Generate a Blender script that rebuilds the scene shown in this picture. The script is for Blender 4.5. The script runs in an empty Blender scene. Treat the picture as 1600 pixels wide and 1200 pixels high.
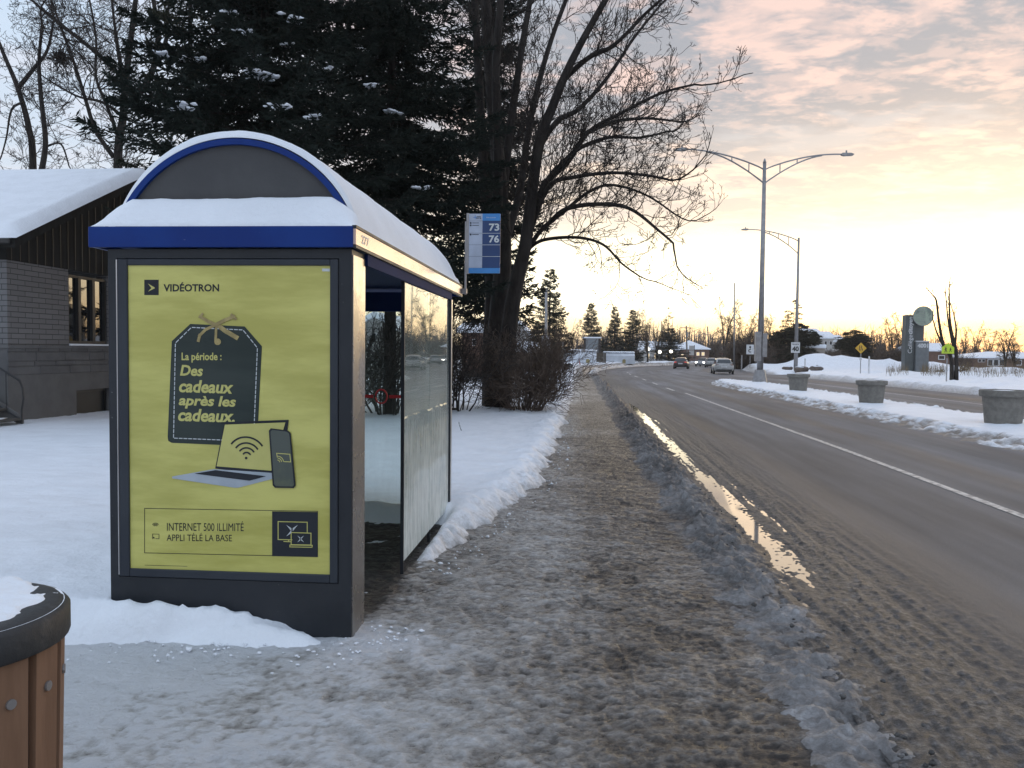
import bpy, math, random
import numpy as np
from mathutils import Vector, Matrix
PI = math.pi
S = bpy.context.scene
COL = S.collection
random.seed(7)

# ---------------------------------------------------------------- camera
F_PX, CAM_H, YAW, ROLL = 1290.0, 1.65, math.radians(4.66), 0.0102
PITCH = math.atan(52 / F_PX)
W_ = np.array([-math.sin(YAW) * math.cos(PITCH), math.cos(YAW) * math.cos(PITCH), -math.sin(PITCH)])
_r0 = np.array([math.cos(YAW), math.sin(YAW), 0.0])
_u0 = np.cross(_r0, W_)
R_ = _r0 * math.cos(ROLL) + _u0 * math.sin(ROLL)
U_ = np.cross(R_, W_)
CAMP = np.array([0, 0, CAM_H])
cd = bpy.data.cameras.new('camera')
cam = bpy.data.objects.new('camera', cd)
COL.objects.link(cam)
cd.sensor_fit = 'HORIZONTAL'; cd.sensor_width = 36.0
cd.lens = F_PX / 1600 * 36.0
cd.clip_start = 0.05; cd.clip_end = 6000
M = Matrix(((R_[0], U_[0], -W_[0], 0), (R_[1], U_[1], -W_[1], 0), (R_[2], U_[2], -W_[2], CAM_H), (0, 0, 0, 1)))
cam.matrix_world = M
S.camera = cam

# ---------------------------------------------------------------- world, sun, exposure
SUN_EL, SUN_AZ = math.radians(4.0), math.radians(24)     # azimuth measured from +Y towards +X
sdir = (math.sin(SUN_AZ), math.cos(SUN_AZ))
w = bpy.data.worlds.new('World'); S.world = w; w.use_nodes = True
nt = w.node_tree; nt.nodes.clear()
def N(nt, t, **k):
    n = nt.nodes.new(t)
    for a, b in k.items():
        if a == 'op': n.operation = b
        else: setattr(n, a, b)
    return n
def L(nt, a, b): nt.links.new(a, b)
def val(nt, op, a, b=None, c=None, clamp=False):
    n = N(nt, 'ShaderNodeMath', op=op); n.use_clamp = clamp
    for i, v in enumerate((a, b, c)):
        if v is None: continue
        if isinstance(v, (int, float)): n.inputs[i].default_value = v
        else: L(nt, v, n.inputs[i])
    return n.outputs[0]
def ramp(nt, fac, stops, interp='LINEAR'):
    n = N(nt, 'ShaderNodeValToRGB'); cr = n.color_ramp; cr.interpolation = interp
    while len(cr.elements) < len(stops): cr.elements.new(0.5)
    for e, (p, c) in zip(cr.elements, stops):
        e.position = p
        if isinstance(c, (int, float)): c = (c, c, c)
        e.color = (*c, 1)
    if fac is not None: L(nt, fac, n.inputs[0])
    return n.outputs[0]
def mix(nt, fac, a, b, mode='MIX'):
    n = N(nt, 'ShaderNodeMix', data_type='RGBA', blend_type=mode)
    for i, v in ((0, fac), (6, a), (7, b)):
        if isinstance(v, (int, float)): n.inputs[i].default_value = v
        elif isinstance(v, tuple): n.inputs[i].default_value = (*v, 1)
        else: L(nt, v, n.inputs[i])
    return n.outputs[2]
def mapr(nt, v, a, b, c=0.0, d=1.0, smooth=True):
    n = N(nt, 'ShaderNodeMapRange'); n.interpolation_type = 'SMOOTHSTEP' if smooth else 'LINEAR'
    L(nt, v, n.inputs[0])
    for i, x in enumerate((a, b, c, d)): n.inputs[i + 1].default_value = x
    return n.outputs[0]
def noise(nt, vec, scale, detail=4, rough=.55, dist=0.0):
    n = N(nt, 'ShaderNodeTexNoise'); n.inputs['Scale'].default_value = scale
    n.inputs['Detail'].default_value = detail; n.inputs['Roughness'].default_value = rough
    n.inputs['Distortion'].default_value = dist
    if vec is not None: L(nt, vec, n.inputs['Vector'])
    return n.outputs['Fac']

def build_sky():
    tc = N(nt, 'ShaderNodeTexCoord')
    sep = N(nt, 'ShaderNodeSeparateXYZ'); L(nt, tc.outputs['Generated'], sep.inputs[0])
    x, y, z = sep.outputs
    el = val(nt, 'MAXIMUM', z, 0.0)
    h = val(nt, 'SQRT', val(nt, 'MAXIMUM', val(nt, 'SUBTRACT', 1.0, val(nt, 'MULTIPLY', z, z)), 1e-4))
    c = val(nt, 'DIVIDE', val(nt, 'ADD', val(nt, 'MULTIPLY', x, sdir[0]), val(nt, 'MULTIPLY', y, sdir[1])), h)
    s = mapr(nt, c, 0.55, 0.96)                        # 1 towards the sunset, 0 away from it
    # clear-sky radiance towards the sunset and away from it, by height above the horizon
    sun_side = ramp(nt, el, [(0.0, (1.05, .80, .48)), (.03, (1.5, 1.26, .78)), (.07, (2.2, 2.05, 1.55)), (.12, (1.7, 1.55, 1.15)),
                             (.165, (.86, .74, .64)), (.25, (.60, .60, .63)), (.4, (.50, .54, .62)), (.6, (.64, .75, .88)), (1, (.64, .77, .94))])
    far_side = ramp(nt, el, [(0.0, (.58, .54, .60)), (.08, (.68, .69, .76)), (.2, (.62, .70, .82)), (.4, (.56, .70, .88)), (.6, (.72, .88, 1.10)), (1, (.66, .84, 1.10))])
    clear = mix(nt, s, far_side, sun_side)
    # broken cloud sheet seen in perspective: project the direction on to a plane overhead
    zz = val(nt, 'ADD', el, 0.10)
    px = val(nt, 'DIVIDE', x, zz); py = val(nt, 'DIVIDE', y, zz)
    cb = N(nt, 'ShaderNodeCombineXYZ'); L(nt, px, cb.inputs[0]); L(nt, py, cb.inputs[1])
    mp = N(nt, 'ShaderNodeMapping'); L(nt, cb.outputs[0], mp.inputs[0])
    mp.inputs['Rotation'].default_value = (0, 0, math.radians(-24)); mp.inputs['Scale'].default_value = (0.85, 1.15, 1)
    n1 = noise(nt, mp.outputs[0], 3.5, 8, .60, .25)
    n2 = noise(nt, mp.outputs[0], 8.5, 6, .6, .2)
    n3 = noise(nt, mp.outputs[0], 1.7, 4, .55)
    body = val(nt, 'ADD', val(nt, 'MULTIPLY', n1, .55), val(nt, 'ADD', val(nt, 'MULTIPLY', n2, .28), val(nt, 'MULTIPLY', n3, .22)))
    grey = mapr(nt, body, .435, .535)
    rim = mapr(nt, n2, .5, .64)
    hi = mapr(nt, el, .14, .29)
    band = mapr(nt, el, .10, .18)
    lit = mix(nt, hi, (1.22, 1.0, .76), (.88, .63, .555))
    dark = mix(nt, hi, (.82, .69, .61), (.33, .345, .395))
    cloud = mix(nt, grey, lit, dark)
    cloud = mix(nt, val(nt, 'MULTIPLY', rim, .5), cloud, lit)
    holes = mapr(nt, n3, .56, .66)
    cov = val(nt, 'MULTIPLY', val(nt, 'MULTIPLY', s, band), val(nt, 'SUBTRACT', 1.0, val(nt, 'MULTIPLY', holes, .6)))
    col = mix(nt, val(nt, 'MULTIPLY', cov, .9), clear, cloud)
    # thin veil on the pale side too
    veil = val(nt, 'MULTIPLY', val(nt, 'MULTIPLY', mapr(nt, n1, .42, .62), .35), val(nt, 'SUBTRACT', 1.0, s))
    col = mix(nt, veil, col, (.80, .76, .82))
    ns = N(nt, 'ShaderNodeTexSky'); ns.sky_type = 'NISHITA'; ns.sun_disc = False
    ns.sun_elevation = SUN_EL; ns.sun_rotation = SUN_AZ
    b1 = N(nt, 'ShaderNodeBackground'); L(nt, ns.outputs[0], b1.inputs[0]); b1.inputs[1].default_value = 0.025
    b2 = N(nt, 'ShaderNodeBackground'); L(nt, col, b2.inputs[0]); b2.inputs[1].default_value = 0.93
    ad = N(nt, 'ShaderNodeAddShader'); L(nt, b1.outputs[0], ad.inputs[0]); L(nt, b2.outputs[0], ad.inputs[1])
    out = N(nt, 'ShaderNodeOutputWorld'); L(nt, ad.outputs[0], out.inputs[0])
build_sky()
sl = bpy.data.lights.new('sun', 'SUN'); sl.energy = 0.25; sl.angle = math.radians(30); sl.color = (1, .74, .45)
so = bpy.data.objects.new('sun', sl); COL.objects.link(so)
so.rotation_euler = Vector((sdir[0] * math.cos(SUN_EL), sdir[1] * math.cos(SUN_EL), math.sin(SUN_EL))).to_track_quat('Z', 'Y').to_euler()
S.view_settings.view_transform = 'Standard'; S.view_settings.look = 'None'
S.view_settings.exposure = 0.2; S.view_settings.gamma = 1.0
S.render.engine = 'CYCLES'
S.cycles.max_bounces = 8; S.cycles.transparent_max_bounces = 16; S.cycles.use_denoising = True
S.cycles.sample_clamp_indirect = 6.0

# ---------------------------------------------------------------- helpers: space
def gz(y): return -0.005 * np.clip(np.asarray(y, float) - 15, 0, 150)   # the street falls gently away
def ray(px, py): return W_ + R_ * (px - 800) / F_PX - U_ * (py - 600) / F_PX
def aty(px, py, Y):
    d = ray(px, py); return CAMP + d * (Y / d[1])
def gp(px, py, h=0.0):
    d = ray(px, py); t = 20.0
    for _ in range(60):
        t = .5 * t + .5 * (float(gz(d[1] * t)) + h - CAM_H) / d[2]
    return CAMP + d * t
def rng(seed): return np.random.default_rng(seed)

def _hash(ix, iy, seed):
    h = (ix.astype(np.int64) * 374761393 + iy.astype(np.int64) * 668265263 + seed * 974711) & 0x7fffffff
    h = (h ^ (h >> 13)) * 1274126177 & 0x7fffffff
    return ((h ^ (h >> 16)) & 0xffff) / 65535.0
def vn(x, y, seed=0):
    ix, iy = np.floor(x), np.floor(y); fx, fy = x - ix, y - iy
    fx = fx * fx * fx * (fx * (fx * 6 - 15) + 10); fy = fy * fy * fy * (fy * (fy * 6 - 15) + 10)
    a, b = _hash(ix, iy, seed), _hash(ix + 1, iy, seed); c, d = _hash(ix, iy + 1, seed), _hash(ix + 1, iy + 1, seed)
    return (a * (1 - fx) + b * fx) * (1 - fy) + (c * (1 - fx) + d * fx) * fy
def fbm(x, y, seed=0, oct=4, gain=.5):
    s, a, t = 0, 1.0, 0
    for i in range(oct):
        k = 2.03 ** i; c, q = math.cos(i * 1.1), math.sin(i * 1.1)
        s = s + a * vn((x * c - y * q) * k + 17.3 * i, (x * q + y * c) * k - 9.1 * i, seed + i); t += a; a *= gain
    return s / t - .5
def sst(x, a, b):
    t = np.clip((x - a) / (b - a), 0, 1); return t * t * (3 - 2 * t)

# ---------------------------------------------------------------- helpers: objects
def tag(o, label=None, cat=None, group=None, kind=None):
    if label: o['label'] = label
    if cat: o['category'] = cat
    if group: o['group'] = group
    if kind: o['kind'] = kind
    return o
def thing(name, label, cat, loc=(0, 0, 0), rz=0.0, group=None):
    o = bpy.data.objects.new(name, None); COL.objects.link(o)
    o.empty_display_size = .1
    o.location = [float(v) for v in loc]; o.rotation_euler = (0, 0, rz)
    return tag(o, label, cat, group)
def root_of(o):
    while o.parent: o = o.parent
    return o
def copy_tree(o, parent=None, loc=None, rz=None, scale=None, label=None):
    c = o.copy(); COL.objects.link(c)
    if parent: c.parent = parent
    for ch in list(o.children): copy_tree(ch, c)
    if loc is not None: c.location = [float(v) for v in loc]
    if rz is not None: c.rotation_euler = (0, 0, rz)
    if scale is not None: c.scale = scale if hasattr(scale, '__len__') else (scale,) * 3
    if label: c['label'] = label
    return c
class MB:
    def __init__(s): s.v = []; s.f = []; s.mi = []; s.m = 0
    def add(s, vs, fs):
        o = len(s.v); s.v.extend([tuple(map(float, p)) for p in vs])
        s.f.extend([tuple(i + o for i in f) for f in fs]); s.mi.extend([s.m] * len(fs)); return s
    def box(s, a, b):
        x0, y0, z0 = a; x1, y1, z1 = b
        return s.add([(x0, y0, z0), (x1, y0, z0), (x1, y1, z0), (x0, y1, z0), (x0, y0, z1), (x1, y0, z1), (x1, y1, z1), (x0, y1, z1)],
                     [(0, 3, 2, 1), (4, 5, 6, 7), (0, 1, 5, 4), (1, 2, 6, 5), (2, 3, 7, 6), (3, 0, 4, 7)])
    def bbox(s, a, b, r=.006):                        # box with chamfered edges
        c = [(a[i] + b[i]) / 2 for i in range(3)]; hh = [abs(b[i] - a[i]) / 2 for i in range(3)]; r = min(r, min(hh) * .45)
        vs = []; idx = {}
        for sx in (-1, 1):
            for sy in (-1, 1):
                for sz in (-1, 1):
                    for ax in range(3):
                        sg = (sx, sy, sz); p = [c[i] + sg[i] * (hh[i] - (0 if i == ax else r)) for i in range(3)]
                        idx[(sx, sy, sz, ax)] = len(vs); vs.append(p)
        fs = []
        def face(k):
            pts = [vs[i] for i in k]; ctr = np.mean(pts, 0); n = np.cross(np.subtract(pts[1], pts[0]), np.subtract(pts[2], pts[0]))
            fs.append(tuple(k) if np.dot(n, ctr - np.array(c)) > 0 else tuple(reversed(k)))
        for ax in range(3):
            o1, o2 = [i for i in range(3) if i != ax]
            for sg in (-1, 1):
                k = []
                for q, t in ((-1, -1), (1, -1), (1, 1), (-1, 1)):
                    g = [0, 0, 0]; g[ax] = sg; g[o1] = q; g[o2] = t; k.append(idx[(*g, ax)])
                face(k)
            for q in (-1, 1):
                for t in (-1, 1):
                    k = []
                    for e, a2 in ((-1, o1), (1, o1), (1, o2), (-1, o2)):
                        g = [0, 0, 0]; g[ax] = e; g[o1] = q; g[o2] = t; k.append(idx[(*g, a2)])
                    face(k)
        for sx in (-1, 1):
            for sy in (-1, 1):
                for sz in (-1, 1): face([idx[(sx, sy, sz, a2)] for a2 in range(3)])
        return s.add(vs, fs)
    def tube(s, pts, rads, n=6, cap=True):
        P = np.asarray(pts, float); m = len(P)
        if not hasattr(rads, '__len__'): rads = [rads] * m
        T = np.gradient(P, axis=0); T /= np.linalg.norm(T, axis=1)[:, None] + 1e-12
        ref = np.array([0, 0, 1.0]) if abs(T[:, 2]).mean() < .8 else np.array([1.0, 0, 0])
        A = np.cross(T, ref); A /= np.linalg.norm(A, axis=1)[:, None] + 1e-12; B = np.cross(T, A)
        th = np.arange(n) * 2 * PI / n; c, q = np.cos(th), np.sin(th); rr = np.asarray(rads, float)[:, None, None]
        V = P[:, None, :] + rr * (A[:, None, :] * c[None, :, None] + B[:, None, :] * q[None, :, None])
        fs = []
        for i in range(m - 1):
            for j in range(n):
                k = (j + 1) % n; fs.append((i * n + j, (i + 1) * n + j, (i + 1) * n + k, i * n + k))
        if cap and n > 3 or (cap and rads[0] > .01): fs.append(tuple(range(n))); fs.append(tuple((m - 1) * n + j for j in reversed(range(n))))
        return s.add(V.reshape(-1, 3), fs)
    def lathe(s, prof, n=24, c=(0, 0, 0), cap=True):
        vs = []; fs = []
        for r, z in prof:
            for j in range(n): vs.append((c[0] + r * math.cos(2 * PI * j / n), c[1] + r * math.sin(2 * PI * j / n), c[2] + z))
        for i in range(len(prof) - 1):
            for j in range(n):
                k = (j + 1) % n; fs.append((i * n + j, i * n + k, (i + 1) * n + k, (i + 1) * n + j))
        if cap: fs.append(tuple(reversed(range(n)))); fs.append(tuple((len(prof) - 1) * n + j for j in range(n)))
        return s.add(vs, fs)
    def prism(s, poly, axis, a, b):                   # extrude 2D poly along an axis ('x': poly=(y,z), 'y': poly=(x,z), 'z': poly=(x,y))
        n = len(poly)
        def P(p, t): return {'x': (t, p[0], p[1]), 'y': (p[0], t, p[1]), 'z': (p[0], p[1], t)}[axis]
        vs = [P(p, a) for p in poly] + [P(p, b) for p in poly]
        fs = [tuple(range(n)), tuple(reversed(range(n, 2 * n)))] + [(i, n + i, n + (i + 1) % n, (i + 1) % n) for i in range(n)]
        return s.add(vs, fs)
    def blob(s, c, r, seed=0, n=10, m=6, rough=.25):
        g = rng(seed); ph = g.uniform(0, 6, 4); vs = []; fs = []
        for i in range(m + 1):
            t = PI * i / m
            for j in range(n):
                a = 2 * PI * j / n; k = 1 + rough * (math.sin(2 * a + ph[0] + 2 * t) * .5 + math.sin(3 * a + ph[1] - t) * .35 + math.sin(4 * t + ph[2]) * .3 + g.uniform(-.3, .3))
                vs.append((c[0] + r[0] * k * math.sin(t) * math.cos(a), c[1] + r[1] * k * math.sin(t) * math.sin(a), c[2] + r[2] * k * math.cos(t)))
        for i in range(m):
            for j in range(n):
                q = (j + 1) % n; fs.append((i * n + j, (i + 1) * n + j, (i + 1) * n + q, i * n + q))
        return s.add(vs, fs)
    def build(s, name, mat, parent=None, local=False, smooth=False, label=None, recalc=False):
        me = bpy.data.meshes.new(name); vs = s.v
        if parent is not None and not local:
            l = root_of(parent).location; vs = [(p[0] - l[0], p[1] - l[1], p[2] - l[2]) for p in vs]
        me.from_pydata(vs, [], s.f)
        for m in (mat if isinstance(mat, (list, tuple)) else [mat]): me.materials.append(m)
        if max(s.mi, default=0): me.polygons.foreach_set('material_index', s.mi)
        if recalc:
            import bmesh
            bm = bmesh.new(); bm.from_mesh(me); bmesh.ops.recalc_face_normals(bm, faces=bm.faces); bm.to_mesh(me); bm.free()
        if smooth: me.polygons.foreach_set('use_smooth', [True] * len(me.polygons))
        me.update()
        o = bpy.data.objects.new(name, me); COL.objects.link(o)
        if parent is not None: o.parent = parent
        if label: o['label'] = label
        return o
def grid_mesh(name, X, Y, Z, mat, attrs=None, mask=None):
    r, c = X.shape; me = bpy.data.meshes.new(name)
    idx = np.arange(r * c).reshape(r, c)
    q = np.stack([idx[:-1, :-1], idx[:-1, 1:], idx[1:, 1:], idx[1:, :-1]], -1).reshape(-1, 4)
    if mask is not None: q = q[mask[:-1, :-1].reshape(-1)]
    nf = len(q)
    me.vertices.add(r * c); me.vertices.foreach_set('co', np.stack([X, Y, Z], -1).astype(np.float32).ravel())
    me.loops.add(nf * 4); me.loops.foreach_set('vertex_index', q.astype(np.int32).ravel())
    me.polygons.add(nf); me.polygons.foreach_set('loop_start', np.arange(0, nf * 4, 4, dtype=np.int32))
    me.polygons.foreach_set('use_smooth', np.ones(nf, bool))
    me.update(calc_edges=True); me.validate()
    for k, a in (attrs or {}).items():
        at = me.attributes.new(k, 'FLOAT', 'POINT'); at.data.foreach_set('value', a.astype(np.float32).ravel())
    me.materials.append(mat)
    o = bpy.data.objects.new(name, me); COL.objects.link(o); return o

# ---------------------------------------------------------------- helpers: materials
def pbr(name, col, col2=None, scale=6.0, rough=.6, metal=0.0, bump=0.0, bscale=None, thr=(.35, .65), stretch=None, coat=0.0, spec=None, rough2=None, detail=5, specks=None):
    m = bpy.data.materials.new(name); m.use_nodes = True; t = m.node_tree; b = t.nodes['Principled BSDF']
    b.inputs['Roughness'].default_value = rough; b.inputs['Metallic'].default_value = metal
    if coat: b.inputs['Coat Weight'].default_value = coat; b.inputs['Coat Roughness'].default_value = .08
    if spec is not None: b.inputs['Specular IOR Level'].default_value = spec
    tc = N(t, 'ShaderNodeTexCoord'); vec = tc.outputs['Object']
    if stretch:
        mp = N(t, 'ShaderNodeMapping'); L(t, vec, mp.inputs[0]); mp.inputs['Scale'].default_value = stretch; vec = mp.outputs[0]
    col2 = col2 or tuple(c * .8 for c in col)
    f = mapr(t, noise(t, vec, scale, detail, .6), thr[0], thr[1])
    cc = mix(t, f, col, col2)
    if specks:
        cc = mix(t, mapr(t, noise(t, tc.outputs['Object'], specks[0], 3, .6), specks[1], specks[1] + .03), cc, specks[2])
        cc = mix(t, val(t, 'MULTIPLY', mapr(t, noise(t, tc.outputs['Object'], 3.1, 6, .7), .45, .75), .35), cc, specks[3])
    L(t, cc, b.inputs['Base Color'])
    if rough2 is not None: L(t, mapr(t, f, 0, 1, rough, rough2, False), b.inputs['Roughness'])
    if bump:
        bp = N(t, 'ShaderNodeBump'); bp.inputs['Strength'].default_value = min(1, bump); bp.inputs['Distance'].default_value = .02
        L(t, noise(t, vec, bscale or scale * 4, 5, .65), bp.inputs['Height']); L(t, bp.outputs[0], b.inputs['Normal'])
    return m
def emit(name, col, s):
    m = bpy.data.materials.new(name); m.use_nodes = True; b = m.node_tree.nodes['Principled BSDF']
    b.inputs['Base Color'].default_value = (*col, 1); b.inputs['Emission Color'].default_value = (*col, 1); b.inputs['Emission Strength'].default_value = s
    return m

# ---------------------------------------------------------------- materials of the place
def snow_mat(name='snow', attr=None, c=(.82, .845, .89)):
    m = bpy.data.materials.new(name); m.use_nodes = True; t = m.node_tree; b = t.nodes['Principled BSDF']
    b.inputs['Roughness'].default_value = .55; b.inputs['Specular IOR Level'].default_value = .3
    g = N(t, 'ShaderNodeNewGeometry'); p = g.outputs['Position']
    n = noise(t, p, 26, 6, .65); n2 = noise(t, p, 2.2, 5, .6)
    col = mix(t, mapr(t, n2, .35, .7), c, tuple(k * .93 for k in c))
    if attr:
        a = N(t, 'ShaderNodeAttribute'); a.attribute_name = attr
        k = val(t, 'ADD', a.outputs['Fac'], val(t, 'MULTIPLY', val(t, 'SUBTRACT', noise(t, p, 11, 6, .7), .5), .9))
        col = mix(t, mapr(t, k, .25, 1.0), col, (.21, .185, .16))
    L(t, col, b.inputs['Base Color'])
    bp = N(t, 'ShaderNodeBump'); bp.inputs['Strength'].default_value = .55; bp.inputs['Distance'].default_value = .025
    hgt = val(t, 'ADD', val(t, 'MULTIPLY', n, .6), val(t, 'MULTIPLY', noise(t, p, 7, 4, .6), 1.0))
    L(t, hgt, bp.inputs['Height']); L(t, bp.outputs[0], b.inputs['Normal'])
    return m
SNOW = snow_mat()
SNOW_G = snow_mat('ground_snow', 'dirt')
def icy_mat():
    m = bpy.data.materials.new('packed_dirty_ice'); m.use_nodes = True; t = m.node_tree; b = t.nodes['Principled BSDF']
    p = N(t, 'ShaderNodeNewGeometry').outputs['Position']
    mp = N(t, 'ShaderNodeMapping'); L(t, p, mp.inputs[0]); mp.inputs['Scale'].default_value = (.9, 1.15, 1)
    v = mp.outputs[0]
    a = N(t, 'ShaderNodeAttribute'); a.attribute_name = 'white'
    fine = noise(t, v, 46, 8, .78, .4); mid = noise(t, v, 11, 7, .72, .6); big = noise(t, v, 1.7, 4, .6)
    k = val(t, 'ADD', val(t, 'MULTIPLY', fine, .62), val(t, 'ADD', val(t, 'MULTIPLY', mid, .62), val(t, 'MULTIPLY', big, .30)))
    k = val(t, 'ADD', k, a.outputs['Fac'])
    col = ramp(t, mapr(t, k, .52, 1.5, 0, 1, False), [(0, (.035, .031, .028)), (.16, (.095, .085, .076)), (.30, (.20, .185, .17)), (.44, (.34, .325, .31)), (.60, (.53, .52, .51)), (.85, (.75, .76, .785))])
    L(t, col, b.inputs['Base Color'])
    L(t, ramp(t, mapr(t, mid, .35, .65), [(0, .26), (1, .62)]), b.inputs['Roughness'])
    b.inputs['Specular IOR Level'].default_value = .5
    bp = N(t, 'ShaderNodeBump'); bp.inputs['Strength'].default_value = 1.0; bp.inputs['Distance'].default_value = .035
    L(t, val(t, 'ADD', val(t, 'MULTIPLY', fine, .7), val(t, 'MULTIPLY', mid, 1.0)), bp.inputs['Height']); L(t, bp.outputs[0], b.inputs['Normal'])
    return m
ICE = icy_mat()
def slush_mat():
    m = bpy.data.materials.new('grey_slush'); m.use_nodes = True; t = m.node_tree; b = t.nodes['Principled BSDF']
    p = N(t, 'ShaderNodeNewGeometry').outputs['Position']
    a = N(t, 'ShaderNodeAttribute'); a.attribute_name = 'white'
    k = val(t, 'ADD', val(t, 'MULTIPLY', noise(t, p, 22, 8, .72, .4), .8), val(t, 'MULTIPLY', noise(t, p, 3.5, 5, .6), .5))
    k = val(t, 'ADD', k, a.outputs['Fac'])
    col = ramp(t, mapr(t, k, .4, 1.3, 0, 1, False), [(0, (.035, .032, .030)), (.25, (.11, .104, .10)), (.5, (.25, .245, .245)), (.75, (.46, .465, .48)), (1, (.7, .72, .76))])
    L(t, col, b.inputs['Base Color']); b.inputs['Roughness'].default_value = .5
    bp = N(t, 'ShaderNodeBump'); bp.inputs['Strength'].default_value = .9; bp.inputs['Distance'].default_value = .03
    L(t, noise(t, p, 30, 7, .7), bp.inputs['Height']); L(t, bp.outputs[0], b.inputs['Normal'])
    return m
SLUSH = slush_mat()
def asphalt_mat():
    m = bpy.data.materials.new('salted_asphalt'); m.use_nodes = True; t = m.node_tree; b = t.nodes['Principled BSDF']
    p = N(t, 'ShaderNodeNewGeometry').outputs['Position']
    au = N(t, 'ShaderNodeAttribute'); au.attribute_name = 'lat'; av = N(t, 'ShaderNodeAttribute'); av.attribute_name = 'along'
    cb = N(t, 'ShaderNodeCombineXYZ'); L(t, au.outputs['Fac'], cb.inputs[0]); L(t, av.outputs['Fac'], cb.inputs[1])
    mp = N(t, 'ShaderNodeMapping'); L(t, cb.outputs[0], mp.inputs[0]); mp.inputs['Scale'].default_value = (1.0, .035, 1)
    band = noise(t, mp.outputs[0], 1.15, 4, .55); band2 = noise(t, mp.outputs[0], 4.5, 4, .6)
    mp2 = N(t, 'ShaderNodeMapping'); L(t, cb.outputs[0], mp2.inputs[0]); mp2.inputs['Scale'].default_value = (1.0, .25, 1)
    patch = noise(t, mp2.outputs[0], .55, 5, .6)
    grain = noise(t, p, 120, 3, .7)
    aw = N(t, 'ShaderNodeAttribute'); aw.attribute_name = 'wet'
    k = val(t, 'ADD', val(t, 'MULTIPLY', band, .55), val(t, 'ADD', val(t, 'MULTIPLY', band2, .2), val(t, 'MULTIPLY', patch, .35)))
    k = val(t, 'SUBTRACT', k, val(t, 'MULTIPLY', aw.outputs['Fac'], .22))
    col = ramp(t, mapr(t, k, .32, .72, 0, 1, False), [(0, (.06, .058, .06)), (.35, (.135, .129, .13)), (.7, (.225, .217, .22)), (1, (.31, .30, .305))])
    col = mix(t, val(t, 'MULTIPLY', mapr(t, grain, .3, .7), .45), col, (.08, .077, .077))
    sp = mapr(t, noise(t, p, 19, 5, .7), .66, .72); col = mix(t, val(t, 'MULTIPLY', sp, .5), col, (.42, .40, .38))
    ag = N(t, 'ShaderNodeAttribute'); ag.attribute_name = 'slush'; n_ = noise(t, p, 26, 7, .75)
    col = mix(t, ag.outputs['Fac'], col, ramp(t, mapr(t, n_, .32, .72, 0, 1, False), [(0, (.034, .032, .031)), (.5, (.105, .101, .098)), (1, (.27, .262, .255))]))
    L(t, col, b.inputs['Base Color']); L(t, mapr(t, ag.outputs['Fac'], 0, 1, .2, .10, False), b.inputs['Specular IOR Level'])
    r = val(t, 'SUBTRACT', .72, val(t, 'MULTIPLY', aw.outputs['Fac'], .25))
    L(t, val(t, 'ADD', r, val(t, 'MULTIPLY', val(t, 'SUBTRACT', band, .5), .25)), b.inputs['Roughness'])
    bp = N(t, 'ShaderNodeBump'); bp.inputs['Strength'].default_value = .7; bp.inputs['Distance'].default_value = .012
    L(t, val(t, 'ADD', grain, val(t, 'MULTIPLY', n_, val(t, 'MULTIPLY', ag.outputs['Fac'], 2.5))), bp.inputs['Height']); L(t, bp.outputs[0], b.inputs['Normal'])
    return m
ASPH = asphalt_mat()
WATER = pbr('puddle_water', (.10, .085, .07), (.07, .06, .05), 4, .04, spec=.6)
BARK = pbr('bark', (.042, .036, .032), (.020, .017, .016), 7, .9, spec=.2, bump=.9, stretch=(1, 1, .25))
TWIG = pbr('twig', (.042, .034, .029), (.026, .022, .02), 3, .85, spec=.2)
TWIG_W = pbr('warm_twig', (.13, .085, .05), (.08, .055, .035), 3, .85)
BRUSH = pbr('brush_twig', (.12, .085, .062), (.07, .05, .04), 3, .85)
NEEDLE = pbr('spruce_needles', (.011, .018, .014), (.022, .030, .024), 1.3, .8, spec=.2)
NEEDLE_B = pbr('far_needles', (.022, .032, .020), (.012, .020, .013), 1.0, .8)
CEDAR = pbr('cedar_foliage', (.035, .038, .018), (.018, .022, .012), 1.2, .8)
CONC = pbr('concrete', (.215, .20, .175), (.16, .148, .13), 9, .85, bump=.35)
GALV = pbr('galvanised_steel', (.33, .32, .32), (.26, .25, .25), 5, .45, metal=.6)
WOODPOLE = pbr('wood_pole', (.16, .13, .11), (.10, .085, .07), 5, .9, stretch=(1, 1, .1))
STEELDARK = pbr('charcoal_steel', (.019, .022, .027), (.027, .030, .036), 2, .42, bump=.06, bscale=60, rough2=.55, spec=.3, specks=(38, .715, (.25, .25, .25), (.045, .046, .05)))
STEELIN = pbr('door_steel', (.027, .032, .042), (.036, .042, .052), 2, .38, rough2=.5, spec=.3)
BLUE = pbr('blue_enamel', (.003, .026, .165), (.005, .036, .20), 2, .4, rough2=.5, spec=.2, specks=(30, .74, (.10, .13, .25), (.012, .036, .14)))
BLUE_D = pbr('blue_beam', (.006, .018, .075), (.008, .022, .09), 2, .7, spec=.1)
BRUSHED = pbr('brushed_aluminium', (.36, .34, .325), (.29, .275, .26), 3.5, .20, metal=.9, rough2=.32, bump=.06, bscale=40, specks=(26, .70, (.75, .74, .72), (.16, .14, .12)))
ALU = pbr('bright_aluminium', (.62, .62, .62), None, 3, .3, metal=.9)
GREYPANEL = pbr('grey_panel', (.082, .082, .084), (.070, .070, .073), 3, .7, spec=.25, bump=.1, bscale=50)
RUBBER = pbr('tyre_rubber', (.02, .02, .02), None, 5, .8)
WHITEP = pbr('white_paint', (.72, .72, .72), (.62, .62, .62), 2, .45)
BLACKP = pbr('black_paint', (.02, .02, .022), None, 3, .5)

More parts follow.
